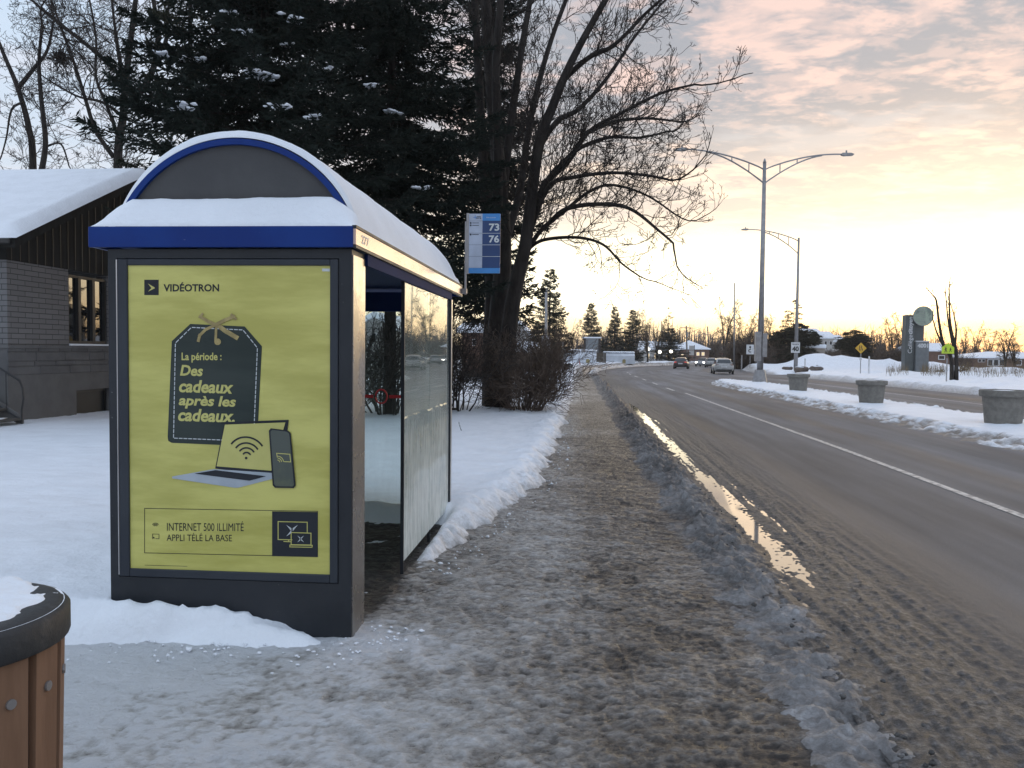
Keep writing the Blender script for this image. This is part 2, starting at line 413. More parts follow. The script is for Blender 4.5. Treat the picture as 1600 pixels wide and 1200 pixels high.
# ---------------------------------------------------------------- ground: street geometry
T0, RAD, AMAX = 70.0, 200.0, math.radians(50)          # straight up to Y=70, then a long bend to the right
CX = 1.5 + RAD
def street_uv(x, y):
    """lateral offset from the near kerb (positive towards the road) and distance along the street"""
    u = x - 1.5; v = y.copy() if hasattr(y, 'copy') else y
    ang = np.arctan2(y - T0, CX - x); r = np.hypot(x - CX, y - T0)
    a = (y > T0); u = np.where(a, RAD - r, u); v = np.where(a, T0 + RAD * ang, v)
    d = np.array([math.sin(AMAX), math.cos(AMAX)]); n = np.array([math.cos(AMAX), -math.sin(AMAX)])
    ex, ey = CX - RAD * math.cos(AMAX), T0 + RAD * math.sin(AMAX)
    b = a & ((ang > AMAX) | (x > CX))
    u = np.where(b, (x - ex) * n[0] + (y - ey) * n[1], u); v = np.where(b, T0 + RAD * AMAX + (x - ex) * d[0] + (y - ey) * d[1], v)
    return u, v
def street_xy(u, v):
    u, v = np.broadcast_arrays(np.asarray(u, float), np.asarray(v, float))
    a = np.clip((v - T0) / RAD, 0, AMAX); rest = np.maximum(v - T0 - RAD * AMAX, 0)
    x = CX - (RAD - u) * np.cos(a) + rest * np.sin(a); y = np.minimum(v, T0) + (RAD - u) * np.sin(a) + rest * np.cos(a)
    return x, y
ROAD_W, MED0, MED1, MED_END = 15.9, 6.55, 9.35, 55.0
def edge_x(y):                                          # where lawn snow meets the trodden pavement
    return np.interp(y, [-40, 2.0, 3.9, 4.15, 4.40, 4.55, 5.8, 6.4, 7.4, 8.6, 10, 15, 21.5, 60, 400],
                     [-4.0, -4.0, -3.8, -3.1, -2.2, -1.42, -1.22, -1.1, -.92, -.72, -.5, -.4, -.33, -.3, -.3])
def side_street(x, y):                                  # a side street opening on the right between two snow banks
    c = 74 + (x - 17) * .55
    return np.clip((4.2 - np.abs(y - c)) / .8, 0, 1) * (x > 16)
def ground_h(x, y):
    u, v = street_uv(x, y)
    wob = fbm(x * 2.3, y * 2.3, 3) * .30 + fbm(x * 8, y * 8, 5) * .16
    e = np.where(v > 30, -.3, edge_x(np.where(v > T0, 100, y))) - 1.5
    d = (e - u) + wob                                   # >0 on the lawn
    lawn = sst(d, -.05, .30) * (.115 + .05 * fbm(x * .5, y * .5, 11)) + sst(d, .1, 2.5) * (.05 + .07 * fbm(x * .22, y * .22, 9))
    lawn = lawn + sst(d, -.05, .15) * (fbm(x * 5, y * 5, 21) * .035 + fbm(x * 15, y * 15, 22) * .018 * np.exp(-np.clip(d, 0, 9)) + fbm(x * 15, y * 15, 22) * .004)
    # a churned ridge beside the path and along the glass of the shelter
    bank = sst(v, 56, 70) * sst(-u, .75, 1.3) * sst(u, -13, -4) * (.50 + .5 * fbm(x * .5, y * .5, 33))
    lawn = lawn + np.clip(bank, 0, 2)
    ridge = np.exp(-((d - .25) / .28) ** 2) * (.03 + .09 * np.clip(fbm(x * 4, y * 4, 31) + .25, 0, 1))
    ridge = ridge * ((y > 5.85) & (y < 60))
    lawn = lawn + ridge
    # swept bay of the shelter, and the small drift against its end wall
    bay = sst(x, -2.82, -2.74) * sst(-x, 1.14, 1.26) * sst(y, 4.45, 4.6) * sst(-y, -7.95, -7.55)
    lawn = lawn * (1 - bay)
    drift = np.exp(-((y - 4.45 + .05 * fbm(x * 6, y * 0, 44)) / .10) ** 2) * sst(-x, 1.30, 1.62) * sst(x, -3.6, -2.6) * (.075 + .11 * np.clip(fbm(x * 3.2, y * 2, 41) + .28, 0, 1) + .05 * fbm(x * 11, y * 11, 42, 4, .6) + .03 * np.clip(fbm(x * 24, y * 24, 43, 2), 0, 1))
    lawn = lawn + drift
    # pressed-down trampled snow in the near left corner
    tramp = sst(-y, -4.1, -3.2) * (x < 0)
    lawn = lawn * (1 - .72 * tramp) + tramp * (.035 * fbm(x * 9, y * 9, 51, 4, .6) + .012 * fbm(x * 26, y * 26, 52, 2))
    # the far side of the street
    r = u - ROAD_W
    right = sst(r, -.1, .9) * (.28 + .35 * np.clip(fbm(x * .16, y * .16, 61) + .1, 0, 1)) + sst(r, .2, 1.5) * fbm(x * .8, y * .8, 63) * .22
    mound = np.exp(-((x - 33) / 10) ** 2 - ((y - 96) / 4.0) ** 2) * (1.0 + 1.1 * fbm(x * .35, y * .35, 71)) \
        + np.exp(-((x - 27) / 3.2) ** 2 - ((y - 97) / 3.5) ** 2) * 1.0 \
        + np.exp(-((x - 26.5) / 5) ** 2 - ((y - 62) / 3) ** 2) * .35 + np.exp(-((x - 32) / 3) ** 2 - ((y - 66) / 2) ** 2) * .7 \
        + np.exp(-((x - 35) / 4) ** 2 - ((y - 58) / 3) ** 2) * .5 + np.exp(-((x - 20.5) / 2) ** 2 - ((y - 104) / 10) ** 2) * .5
    right = right + np.clip(mound, 0, 5) * (r > 0) * (1 + .55 * fbm(x * .45, y * .45, 64, 5)) + sst(r, .2, 1) * (fbm(x * 1.9, y * 1.9, 65, 4) * .16 + np.clip(fbm(x * .7, y * .7, 66) - .05, 0, 1) * .5)
    ss = side_street(x, y)
    right = right + sst(r, -.05, .3) * sst(-r, -1.4, -.6) * np.clip(fbm(x * 3, y * 3, 67, 4, .6) + .1, 0, 1) * .35
    right = right * (1 - ss) - .05 * ss
    base = np.where((u > -2.2) & (u < ROAD_W + .05), -.10, 0)
    h = np.where(u > ROAD_W - .1, right, np.where(u < 0, np.maximum(lawn, 0) - .035 * (1 - sst(d, -.1, .1)), 0)) + base * (d < -.6)
    dirt = np.clip(.75 - d / .65, 0, 1) * (u < 0) * (.35 + .5 * (1 - tramp)) + np.exp(-(r / .8) ** 2) * .9 * (1 - ss * .0)
    dirt = dirt * (1 - np.exp(-((y - 4.38) / .25) ** 2) * (x < -1.3))
    return h + gz(y), dirt
def spaced(lo, hi, fine_lo, fine_hi, step, ratio):
    a = list(np.arange(fine_lo, fine_hi + 1e-6, step)); s = step
    while a[-1] < hi: s *= ratio; a.append(a[-1] + s)
    s = step; b = []
    c = fine_lo
    while c > lo: s *= ratio; c -= s; b.append(c)
    return np.array(b[::-1] + a)
def build_ground():
    xs = spaced(-900, 900, -3.6, -.1, .026, 1.035)
    ys = spaced(-60, 900, 2.4, 9.0, .026, 1.0125)
    X, Y = np.meshgrid(xs, ys); Z, D = ground_h(X, Y)
    tag(grid_mesh('ground', X, Y, Z, SNOW_G, {'dirt': D}), kind='structure')
    # trodden pavement: one sheet of packed ice that rises and dips under the edge of the snow
    xs = np.concatenate([np.arange(-4.2, -1.4, .02), np.arange(-1.4, 1.2, .015)])
    ys = spaced(-12, 150, 2.7, 8.0, .015, 1.009)
    U, V = np.meshgrid(xs - 1.5, ys); X, Y = street_xy(U, V)
    n = fbm(X * 5, Y * 9, 81, 5, .6); n2 = fbm(X * 1.3, Y * 1.3, 82)
    k1 = fbm(X * 11, Y * 14, 85, 4, .6); k2 = 1 - 2.2 * np.abs(fbm(X * 19, Y * 22, 86, 3, .55)); k3 = fbm(X * 34, Y * 38, 87, 2); near = sst(-Y, -40, -12)
    foot = np.zeros_like(X); gg = rng(77)
    for _ in range(230):
        fx, fy, fa = gg.uniform(-2.4, .8), 2.6 + 14 * gg.random() ** 1.6, gg.normal(0, .35); dx, dy = X - fx, Y - fy; m_ = (np.abs(dx) < .3) & (np.abs(dy) < .3)
        a_, b_ = dx * math.cos(fa) - dy * math.sin(fa), dx * math.sin(fa) + dy * math.cos(fa); foot = np.maximum(foot, np.where(m_, sst(-((a_ / .055) ** 2 + (b_ / .14) ** 4), -1.2, -.7), 0) * gg.uniform(.4, 1))
    Z = gz(Y) + .012 + n * .018 + n2 * .02 + (k1 * .015 + (k2 - .6) * .010 + k3 * .010) * (.35 + .65 * near) - foot * .010
    whit = (sst(-X, .0, 2.1) * .42 + sst(-X, .9, 1.7) * sst(Y, 3.5, 4.3) * .17 + sst(-X, 1.4, 2.6) * .15) * sst(-Y, -4.9, -4.2) + fbm(X * .9, Y * .9, 83) * .25 + fbm(X * 2.6, Y * 2.2, 88, 4, .6) * .75 * sst(-X, .2, 1.2) * sst(-Y, -4.9, -4.2) + n * .22 + k1 * .22 + (k2 - .6) * .14 + k3 * .3 - foot * .10 + fbm(X * .55, Y * .4, 89, 3) * .35
    bay = sst(X, -2.85, -2.6) * sst(-X, 1.16, 1.34) * sst(Y, 4.75, 5.1)
    whit = np.where(V < 9, whit - bay * .5, whit)
    whit = whit - .26 * sst(U, -1.85, -1.05) + .03 + k3 * .25 * (X < -1) + .10 * (V > 9) * fbm(X * .6, Y * .35, 84)
    whit = whit + np.exp(-((X + 1.15) / .25) ** 2 - ((Y - 4.55) / .22) ** 2) * .55 + .08
    tag(grid_mesh('sidewalk', X, Y, Z, ICE, {'white': whit}), kind='structure')
    # carriageway, both directions, with a slushy gutter ploughed up along the kerb
    us = np.concatenate([np.arange(-.25, 1.7, .022), np.arange(1.7, ROAD_W + .5, .25)])
    vs = spaced(-40, 420, 3.0, 10.0, .03, 1.012)
    U, V = np.meshgrid(us, vs); X, Y = street_xy(U, V)
    st = fbm(U * 13, V * .30, 91, 5, .62); st2 = fbm(U * 3.2, V * .22, 92)
    g = sst(-U, -1.55, -.45)
    rid = 1 - 2 * np.abs(fbm(U * 9 + fbm(U, V * .5, 97) * 3, V * .16, 95, 4, .6)); gr = fbm(U * 34, V * 26, 96, 3)
    pat = sst(fbm(V * .22, V * 0 + 3, 98, 3), -.30, -.08) * sst(V, 3.8, 5.2) * sst(-V, -31, -26)
    hol = np.exp(-((U - .16 - .12 * fbm(V * .4, V * 0, 99)) / .17) ** 2) * pat
    Z = gz(Y) + .004 + g * (.012 + st * .028 + (rid - .6) * .022 + gr * .012 + np.clip(gr - .1, 0, 1) * .03) - hol * (.022 + .02 * st)
    lane = np.exp(-((U - 1.35) / .3) ** 2) + np.exp(-((U - 4.15) / .28) ** 2) + np.exp(-((U - 5.6) / .22) ** 2) * 1.2 + np.exp(-((U - 11.2) / .4) ** 2) + np.exp(-((U - 14.2) / .4) ** 2)
    wet = np.clip(g * .9 + lane * .55 + fbm(U * .35, V * .06, 94) * .9, -.4, 1.2)
    tag(grid_mesh('road', X, Y, Z, ASPH, {'lat': U, 'along': V, 'wet': wet, 'slush': np.clip(sst(-U, -1.25, -.35) * (.9 + st * 1.2) - (U < -.0) * 0, 0, 1)}), kind='structure')
    # meltwater lying in the hollow of the gutter
    U, V = np.meshgrid(np.linspace(-.16, .60, 30), np.arange(3.6, 30, .25)); X, Y = street_xy(U, V)
    tag(grid_mesh('puddle', X, Y, gz(Y) + .0055 + 0 * U, WATER), kind='structure')
    # ploughed windrow of grey slush on the kerb
    us = np.arange(-.95, .16, .02); vs = spaced(-12, 150, 2.6, 12, .024, 1.010)
    U, V = np.meshgrid(us, vs); X, Y = street_xy(U, V)
    cen = -.30 + fbm(U * 0 + 3, V * .8, 101) * .16; wd = .26 + .10 * fbm(U * 0 + 7, V * .7, 102)
    prof = np.exp(-((U - cen) / wd) ** 2)
    lump = .55 + 1.3 * fbm(U * 4.5, V * 4.5, 103, 5, .62) + 1.5 * np.clip(fbm(U * 12, V * 12, 104, 4, .6), 0, 1) - .5 * np.abs(fbm(U * 7, V * 7, 107, 3))
    amp = np.interp(V, [0, 3.5, 5, 8, 20, 60, 150], [.075, .085, .095, .14, .23, .42, .50])
    Z = gz(Y) - .012 + prof * amp * lump + fbm(U * 18, V * 18, 105) * .03 * prof
    wh = .02 + .14 * sst(-V, -7, -3.5) + fbm(U * 2, V * 2, 106) * .3 - .30 * sst(U, -.2, .1) - .12 * sst(V, 8, 20) * sst(-V, -60, -40) + .45 * sst(V, 55, 75) + .5 * (lump - .6) * .3
    tag(grid_mesh('slush_bank', X, Y, Z, SLUSH, {'white': wh}), kind='structure')
    # raised median under snow
    us = np.concatenate([np.linspace(-1.0, .6, 34), np.linspace(.7, 2.1, 8), np.linspace(2.2, MED1 - MED0 + .9, 30)]); vs = np.concatenate([np.arange(-30, 10, .5), np.arange(10, MED_END + 1, .12)])
    U, V = np.meshgrid(us, vs)
    pinch = np.sqrt(np.clip((MED_END - V) / 8.0, 0, 1)); c = (MED1 - MED0) / 2
    Uu = c + (U - c) * pinch; X, Y = street_xy(Uu + MED0, V)
    e = np.minimum(Uu + .2 * 0, (MED1 - MED0) - Uu); ed = np.minimum(U, (MED1 - MED0) - U)
    rag = fbm(X * 3, Y * 3, 111) * .25
    lum = np.clip(fbm(X * 4.5, Y * 4.5, 115, 4, .6) + .12, 0, 1) * sst(ed, -.85, -.3) * sst(-ed, -.45, -.05)
    Z = gz(Y) - .03 + sst(ed + rag, -.75, -.35) * .035 + lum * .26 + sst(ed, -.25, .06) * .05 + sst(ed + rag, .02, .30) * (.085 + .05 * fbm(X * 1.2, Y * 1.2, 112)) + fbm(X * 7, Y * 7, 113) * .03 * sst(ed, -.6, 0)
    dt = np.clip(1.0 - (ed + rag * 1.8) / .40, 0, 1) * (.95 - 1.2 * fbm(X * 3.5, Y * 3.5, 116, 3) - lum * 1.2) + .12 * sst(fbm(X * 1.1, Y * .6, 114), .1, .4)
    tag(grid_mesh('median', X, Y, Z, SNOW_G, {'dirt': dt}), kind='structure')
    # side street surface
    A, Bb = np.meshgrid(np.linspace(16.9, 75, 90), np.linspace(-4.2, 4.2, 14)); Y = 74 + (A - 17) * .55 + Bb
    tag(grid_mesh('side_road', A, Y, gz(Y) + .008 + fbm(A, Y, 121) * .02, ASPH, {'lat': Bb + 5, 'along': A, 'wet': Bb * 0}), kind='structure')
build_ground()
LINE = pbr('worn_road_paint', (.60, .57, .53), (.26, .245, .235), 11, .6, thr=(.40, .62))
def road_marking(u0, u1, v0, v1, mb):
    n = max(2, int((v1 - v0) / 1.5)); vs = np.linspace(v0, v1, n); a = street_xy(u0 + 0 * vs, vs); b = street_xy(u1 + 0 * vs, vs)
    P = [(a[0][i], a[1][i], float(gz(a[1][i])) + .009) for i in range(n)] + [(b[0][i], b[1][i], float(gz(b[1][i])) + .009) for i in range(n)]
    mb.add(P, [(i, n + i, n + i + 1, i + 1) for i in range(n - 1)])
mb = MB()
road_marking(3.0, 3.11, 2, 36, mb)
for v in (38.5, 46.5, 54.5, 62.5, 70.5, 78.5): road_marking(2.78, 2.92, v, v + 3.2, mb)
road_marking(12.6, 12.7, 5, 60, mb)
tag(mb.build('road_marking', LINE), kind='structure')
def crumbs():
    g = rng(15); m = MB()
    for i in range(260):
        if i < 70: x, y = g.uniform(-2.9, -1.15), 4.36 - abs(g.normal(0, .16))
        elif i < 110: x, y = -1.1 + g.normal(0, .12), 4.5 + g.normal(0, .14)
        else:
            y = 5.9 + 15 * g.random() ** 1.6; x = float(edge_x(y)) + .10 + abs(g.normal(0, .13))
        r = g.uniform(.003, .009) * (1.9 if g.random() < .1 else 1); m.blob((x, y, float(gz(y)) + .018 + r * .3), (r * 1.3, r * 1.1, r * .8), i, 7, 5, .4)
    tag(m.build('snow_crumbs', SNOW, smooth=True), 'small crumbs of snow fallen along the edge of the path', 'snow', kind='stuff')
crumbs()
def gh(x, y): return float(ground_h(np.array([float(x)]), np.array([float(y)]))[0][0])
# loose chunks of ice at the kerb
def chunks():
    g = rng(5); m = MB()
    for i in range(90):
        v = 3.2 + 26 * g.random() ** 2.0; u = g.normal(-.12, .10); r = g.uniform(.005, .015) * (1.6 if g.random() < .1 else 1)
        x, y = street_xy(u, v); m.blob((x, y, float(gz(y)) + r * .5 + .02 + .05 * math.exp(-((u + .25) / .25) ** 2)), (r * 1.2, r, r * .8), i, 7, 5, .35)
    o = m.build('ice_chunks', SLUSH, smooth=True); tag(o, 'loose grey lumps of ice along the kerb', 'ice', kind='stuff')
chunks()

# ---------------------------------------------------------------- text as flat mesh
def text_mesh(s, bold=0.0, shear=0.0):
    c = bpy.data.curves.new('lettering', 'FONT'); c.body = s; c.offset = bold; c.shear = shear; c.resolution_u = 3
    o = bpy.data.objects.new('lettering', c); COL.objects.link(o)
    me = bpy.data.meshes.new_from_object(o.evaluated_get(bpy.context.evaluated_depsgraph_get()))
    v = np.array([(p.co.x, p.co.y) for p in me.vertices]); f = [tuple(p.vertices) for p in me.polygons]
    bpy.data.objects.remove(o); bpy.data.curves.remove(c); bpy.data.meshes.remove(me)
    lo, hi = v.min(0), v.max(0); return (v - lo) / (hi - lo), f
def put_text(mb, s, fn, bold=0.0, shear=0.0):
    """fn(a, b) -> 3D point, a and b running 0..1 across the lettering's own width and height"""
    v, f = text_mesh(s, bold, shear); mb.add([fn(a, b) for a, b in v], f)

# ---------------------------------------------------------------- the bus shelter
GLASS = bpy.data.materials.new('dusty_glass'); GLASS.use_nodes = True
def glass_setup(GLASS, dust):
    t = GLASS.node_tree; t.nodes.clear()
    p = N(t, 'ShaderNodeNewGeometry'); fr = N(t, 'ShaderNodeFresnel'); fr.inputs[0].default_value = 1.5
    lw = N(t, 'ShaderNodeLayerWeight'); lw.inputs[0].default_value = .5
    gl = N(t, 'ShaderNodeBsdfGlossy'); gl.inputs[0].default_value = (.95, .97, .95, 1); gl.inputs[1].default_value = .02
    tr = N(t, 'ShaderNodeBsdfTransparent'); tr.inputs[0].default_value = (.86, .91, .89, 1)
    df = N(t, 'ShaderNodeBsdfDiffuse'); df.inputs[0].default_value = (.78, .81, .78, 1)
    m1 = N(t, 'ShaderNodeMixShader'); L(t, fr.outputs[0], m1.inputs[0]); L(t, tr.outputs[0], m1.inputs[1]); L(t, gl.outputs[0], m1.inputs[2])
    # road dust: streaked grime, heavier towards the foot of the pane
    sep = N(t, 'ShaderNodeSeparateXYZ'); L(t, p.outputs['Position'], sep.inputs[0])
    mp = N(t, 'ShaderNodeMapping'); L(t, p.outputs['Position'], mp.inputs[0]); mp.inputs['Scale'].default_value = (3, 3, .6)
    n = val(t, 'ADD', val(t, 'MULTIPLY', noise(t, mp.outputs[0], 6, 6, .65), .6), val(t, 'MULTIPLY', noise(t, p.outputs['Position'], 2.2, 4, .6), .4))
    low = mapr(t, sep.outputs[2], .05, 1.75, 1, 0)
    k = val(t, 'MULTIPLY', val(t, 'ADD', val(t, 'MULTIPLY', low, .85 * dust), .09 * dust), mapr(t, n, .25, .72, .25, 1.0), clamp=True)
    m2 = N(t, 'ShaderNodeMixShader'); L(t, k, m2.inputs[0]); L(t, m1.outputs[0], m2.inputs[1]); L(t, df.outputs[0], m2.inputs[2])
    o = N(t, 'ShaderNodeOutputMaterial'); L(t, m2.outputs[0], o.inputs[0])
glass_setup(GLASS, 1.0)
GLASS2 = bpy.data.materials.new('clean_glass'); GLASS2.use_nodes = True; glass_setup(GLASS2, .08)
CLEAR = pbr('clear_cover', (1, 1, 1)); CLEAR.node_tree.nodes['Principled BSDF'].inputs['Transmission Weight'].default_value = 1
POSTER = pbr('poster_yellow', (.62, .585, .16), (.44, .41, .085), 1.9, .28, thr=(.35, .66), stretch=(.55, 1, 2.6), coat=.3)  # lighter and darker bands painted into the yellow stand for reflections on the cover
POSTERLT = pbr('poster_pale_yellow', (.55, .52, .15), (.48, .45, .12), 2.5, .28, coat=.5)
PDARK = pbr('poster_green_black', (.018, .030, .027), (.036, .048, .043), 1.6, .45, stretch=(.6, 1, 2), coat=.12, spec=.25)
PNAVY = pbr('poster_navy', (.014, .017, .023), (.022, .026, .033), 3, .45, coat=.1, spec=.25)
PGREY = pbr('poster_silver', (.40, .45, .50), (.33, .38, .43), 4, .3, coat=.5)
PCREAM = pbr('poster_cream', (.60, .55, .32), None, 4, .35)
PGOLD = pbr('poster_ribbon', (.42, .33, .13), (.26, .20, .075), 16, .35)
PWHITE = pbr('poster_white', (.62, .66, .68), None, 4, .35)
PPHONE = pbr('poster_phone_screen', (.24, .25, .075), (.055, .07, .055), 1.2, .3, thr=(.42, .56), coat=.5)
PY = 4.53
def build_shelter():
    sh = thing('bus_shelter', 'glass bus shelter with blue barrel roof under snow and a yellow poster end', 'bus shelter', (-2.0, 6.4, 0))
    x0, x1, y0, y1, zt = -2.69, -1.27, PY, 4.80, 2.205
    # advertising case: shell, then door frame standing 8 mm proud, poster 10 mm behind the door frame
    m = MB()
    fx0, fx1, fz0, fz1 = -2.632, -1.347, .325, 2.150
    for a, b in (((x0, y0, -.1), (fx0 - .004, y1, zt)), ((fx1 + .004, y0, -.1), (x1, y1, zt)), ((fx0 - .004, y0, fz1 + .004), (fx1 + .004, y1, zt)), ((fx0 - .004, y0, -.1), (fx1 + .004, y1, fz0 - .004))):
        m.box(a, b)
    m.box((fx0 - .004, y0 + .05, fz0 - .004), (fx1 + .004, y1 - .002, fz1 + .004))
    case = m.build('display_case', STEELDARK, sh)
    m = MB(); px0, px1, pz0, pz1 = -2.572, -1.393, .372, 2.114
    for a, b in (((fx0, y0 - .008, fz0), (px0, y0 + .03, fz1)), ((px1, y0 - .008, fz0), (fx1, y0 + .03, fz1)), ((px0, y0 - .008, pz1), (px1, y0 + .03, fz1)), ((px0, y0 - .008, fz0), (px1, y0 + .03, pz0))):
        m.bbox(a, b, .004)
    m.build('door_frame', STEELIN, case)
    m = MB(); m.tube([(fx0 - .003, y0 - .006, .335), (fx0 - .003, y0 - .006, 2.145)], .0035, 6); m.build('hinge', ALU, case)
    m = MB(); m.box((x1, y0 + .012, -.1), (x1 + .006, y1 - .004, zt - .03)); m.build('side_cladding', BRUSHED, sh)
    # poster
    yp = y0 + .004
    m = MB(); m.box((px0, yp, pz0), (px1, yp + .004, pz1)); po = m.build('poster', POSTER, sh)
    def P(x, y, k=1):
        q = aty(x, y, PY); return (q[0], yp - .0012 * k, q[2])
    def poly(pts, k=1, mb=None):
        mb = mb or MB(); n = len(pts); k = k + .012 * len(mb.f); mb.add([P(x, y, k) for x, y in pts], [tuple(range(n))]); return mb
    def strip(pts, wd, k, mb, closed=False):           # constant-width line in photo pixels on the poster
        pts = [np.array(p, float) for p in pts]; n = len(pts)
        for i in range(n if closed else n - 1):
            a, b = pts[i], pts[(i + 1) % n]; d = b - a; d /= np.linalg.norm(d) + 1e-9; o = np.array([-d[1], d[0]]) * wd / 2; e = d * wd / 2
            poly([a - e + o, b + e + o, b + e - o, a - e - o], k, mb)
    def arc(cx, cy, r, a0, a1, n=14, sq=1.0, tilt=0.0):
        out = []
        for i in range(n + 1):
            t = math.radians(a0 + (a1 - a0) * i / n); x, y = r * math.cos(t), -r * math.sin(t) * sq
            out.append((cx + x, cy + y + tilt * x))
        return out
    def words(s, x0, y0, x1, y1, k, mb, bold=0.0, shear=0.0, slope=0.0):
        put_text(mb, s, lambda a, b: P(x0 + (x1 - x0) * a, y1 + (y0 - y1) * b + slope * (x1 - x0) * a, k), bold, shear)
    # logo and name
    m = poly([(225, 437), (247.5, 437), (247.5, 461), (225, 461)]); m.build('logo_square', PNAVY, po)
    m = MB(); poly([(231, 443), (241.5, 449.3), (241.5, 450.5), (231, 455.5), (236.5, 450)], 2, m); m.build('logo_chevron', POSTERLT, po)
    m = MB(); words('VIDÉOTRON', 255, 441, 342, 455.5, 1, m, .026); m.build('name_lettering', PNAVY, po)
    # gift tag
    tagpts = [(297, 506), (382, 510), (409, 541), (401.5, 692), (400, 697), (395, 697.5), (268, 692), (262.5, 689), (261.5, 683), (268, 533)]
    m = poly(tagpts); m.build('gift_tag_picture', PDARK, po)
    m = MB(); ring = [(299, 511.5), (379.5, 515.5), (402, 543.5), (396, 689.5), (271, 684.5), (274, 536)]
    for i in range(6):
        a, b = np.array(ring[i]), np.array(ring[(i + 1) % 6]); Ln = np.linalg.norm(b - a); k = int(Ln / 7.2)
        for j in range(k):
            t0 = (j + .18) / k; t1 = (j + .78) / k; strip([a + (b - a) * t0, a + (b - a) * t1], 1.3, 2, m)
    m.build('stitching', PWHITE, po)
    m = MB(); words('La période :', 283.5, 551, 346, 566.5, 2, m, .022)
    words('Des', 281, 570, 317, 587, 2, m, .03, .2, .03); words('cadeaux', 279.5, 593, 364.5, 613, 2, m, .03, .2, .03)
    words('après les', 279, 617, 368.5, 638, 2, m, .03, .2, .03); words('cadeaux.', 278, 638, 366.5, 658, 2, m, .03, .2, .03)
    m.build('tag_lettering', POSTERLT, po)
    m = MB()
    strip([(338, 508), (337, 532)], 4, 4, m); poly(arc(340, 534, 5.2, 0, 350, 14), 3, m)
    strip([(337, 507), (325, 502), (313, 495)], 5, 4, m); strip([(313, 495), (316, 491)], 4, 4, m)
    strip([(338, 507), (352, 500), (365, 495)], 5.5, 5, m); strip([(362, 492), (368, 498)], 4, 4, m)
    strip([(336, 508), (321, 515), (312, 524), (310, 532)], 4.5, 3, m); strip([(340, 508), (352, 517), (369, 527)], 7, 3, m)
    m.build('ribbon_picture', PGOLD, po)
    # laptop
    m = poly([(350, 660.5), (449, 656.5), (450.5, 659), (426, 741), (425, 744), (336, 732)], 2); strip([(347, 661), (449.5, 657.5), (447, 676)], 3.0, 3, m); m.build('laptop_lid', PNAVY, po)
    m = poly([(351.5, 663.5), (446, 660), (424, 735.5), (338.5, 728.5)], 4); m.build('laptop_screen', POSTERLT, po)
    m = poly([(269, 744.5), (334, 733), (427, 739), (427, 748), (372, 762), (366, 762), (269, 747.5)], 3); m.build('laptop_base', PGREY, po)
    m = poly([(304, 740), (337, 734.5), (416, 744), (390, 751)], 5); m.build('keyboard', PNAVY, po)
    m = MB()
    for r, wd in ((30, 2.6), (21, 2.5), (13.5, 2.4), (6.5, 2.4)): strip(arc(386, 713.5 - r * .02, r, 38, 142, 16, 1.0, .07), wd, 6, m)
    poly(arc(385, 715.5, 2.1, 0, 340, 10), 6, m); m.build('signal_symbol', PNAVY, po)
    # phone
    m = poly([(423.5, 669), (449.5, 672.5), (454.5, 676), (462.5, 758), (459.5, 762.5), (430, 762), (426.5, 758), (420.5, 673)], 7); m.build('phone_body', PNAVY, po)
    m = poly([(426, 671.5), (448.5, 674.3), (452.5, 677.5), (460, 757.5), (458, 760), (431.5, 759.5), (429, 756.5), (423.2, 674.5)], 8); m.build('phone_screen', PPHONE, po)
    m = MB(); strip([(434, 714), (433, 708), (453.5, 709.5), (454.8, 721.5), (445, 721)], 1.2, 9, m)
    for r in (3.5, 6.5, 9.5): strip(arc(434.2, 722, r, 8, 82, 8), 1.1, 9, m)
    m.build('cast_symbol', POSTERLT, po)
    # text box
    m = MB(); strip([(225.5, 794.5), (496, 799), (496, 870), (225.5, 864)], .9, 1, m, True); m.build('box_outline', PNAVY, po); m = MB()
    words('INTERNET 500 ILLIMITÉ', 260.5, 814, 380.5, 829.5, 1, m, 0, 0, .006); words('APPLI TÉLÉ LA BASE', 260, 832.5, 362, 845.5, 1, m, 0, 0, .006)
    m.build('poster_lettering', PNAVY, po); m = MB()
    for r in (6, 4.2, 2.5): strip(arc(242.5, 823.5, r, 40, 140, 8), .9, 1, m)
    m.build('signal_icon', PNAVY, po); m = MB()
    strip([(238, 842), (238, 834.5), (248, 834.8), (248, 842), (243, 841.8)], .8, 1, m); poly(arc(238.8, 841.5, 2.6, 0, 90, 5) + [(238.8, 841.5)], 1, m)
    m.build('cast_icon', PNAVY, po); m = MB(); strip([(226, 883.2), (292, 885)], .6, 1, m); m.build('small_print', PNAVY, po)
    m = poly([(425, 799), (496.3, 800.2), (496.3, 870.6), (425, 869)], 2); m.build('picture_square', PNAVY, po)
    m = MB()
    strip([(456, 843.5), (434.5, 843), (434.5, 815), (480, 816), (480, 832)], 1.3, 3, m); strip([(443.5, 846), (454, 846.5)], 1.2, 3, m); strip([(451, 844), (451, 846)], 2, 3, m)
    strip([(455, 832), (486, 833), (486, 851.5), (455, 851)], 1.3, 4, m, True); strip([(453, 851.5), (488, 852), (487.5, 855), (453, 854.5)], 1.2, 4, m, True)
    m.build('screen_outline', POSTERLT, po)
    for cx, cy, a in ((456.5, 829, 9), (470, 842, 5.3)):
        m = MB()
        for sx, sy in ((-1, -1), (1, -1), (-1, 1), (1, 1)):
            if cy < 835 and sx == 1 and sy == 1: continue
            poly([(cx + sx * a, cy + sy * a), (cx + sx * a * .12, cy + sy * a * .42), (cx + sx * a * .12, cy - sy * a * .1)], 5, m)
        m.build('cross_symbol', PWHITE, po)
    m = MB(); poly([(503, 419.5), (515, 419.7), (515, 424), (503, 423.8)], 1, m); m.build('bill_number', PWHITE, po)
    # ---- roof
    rx0, rx1, ry0, ry1 = -2.785, -1.242, PY - .035, 8.65
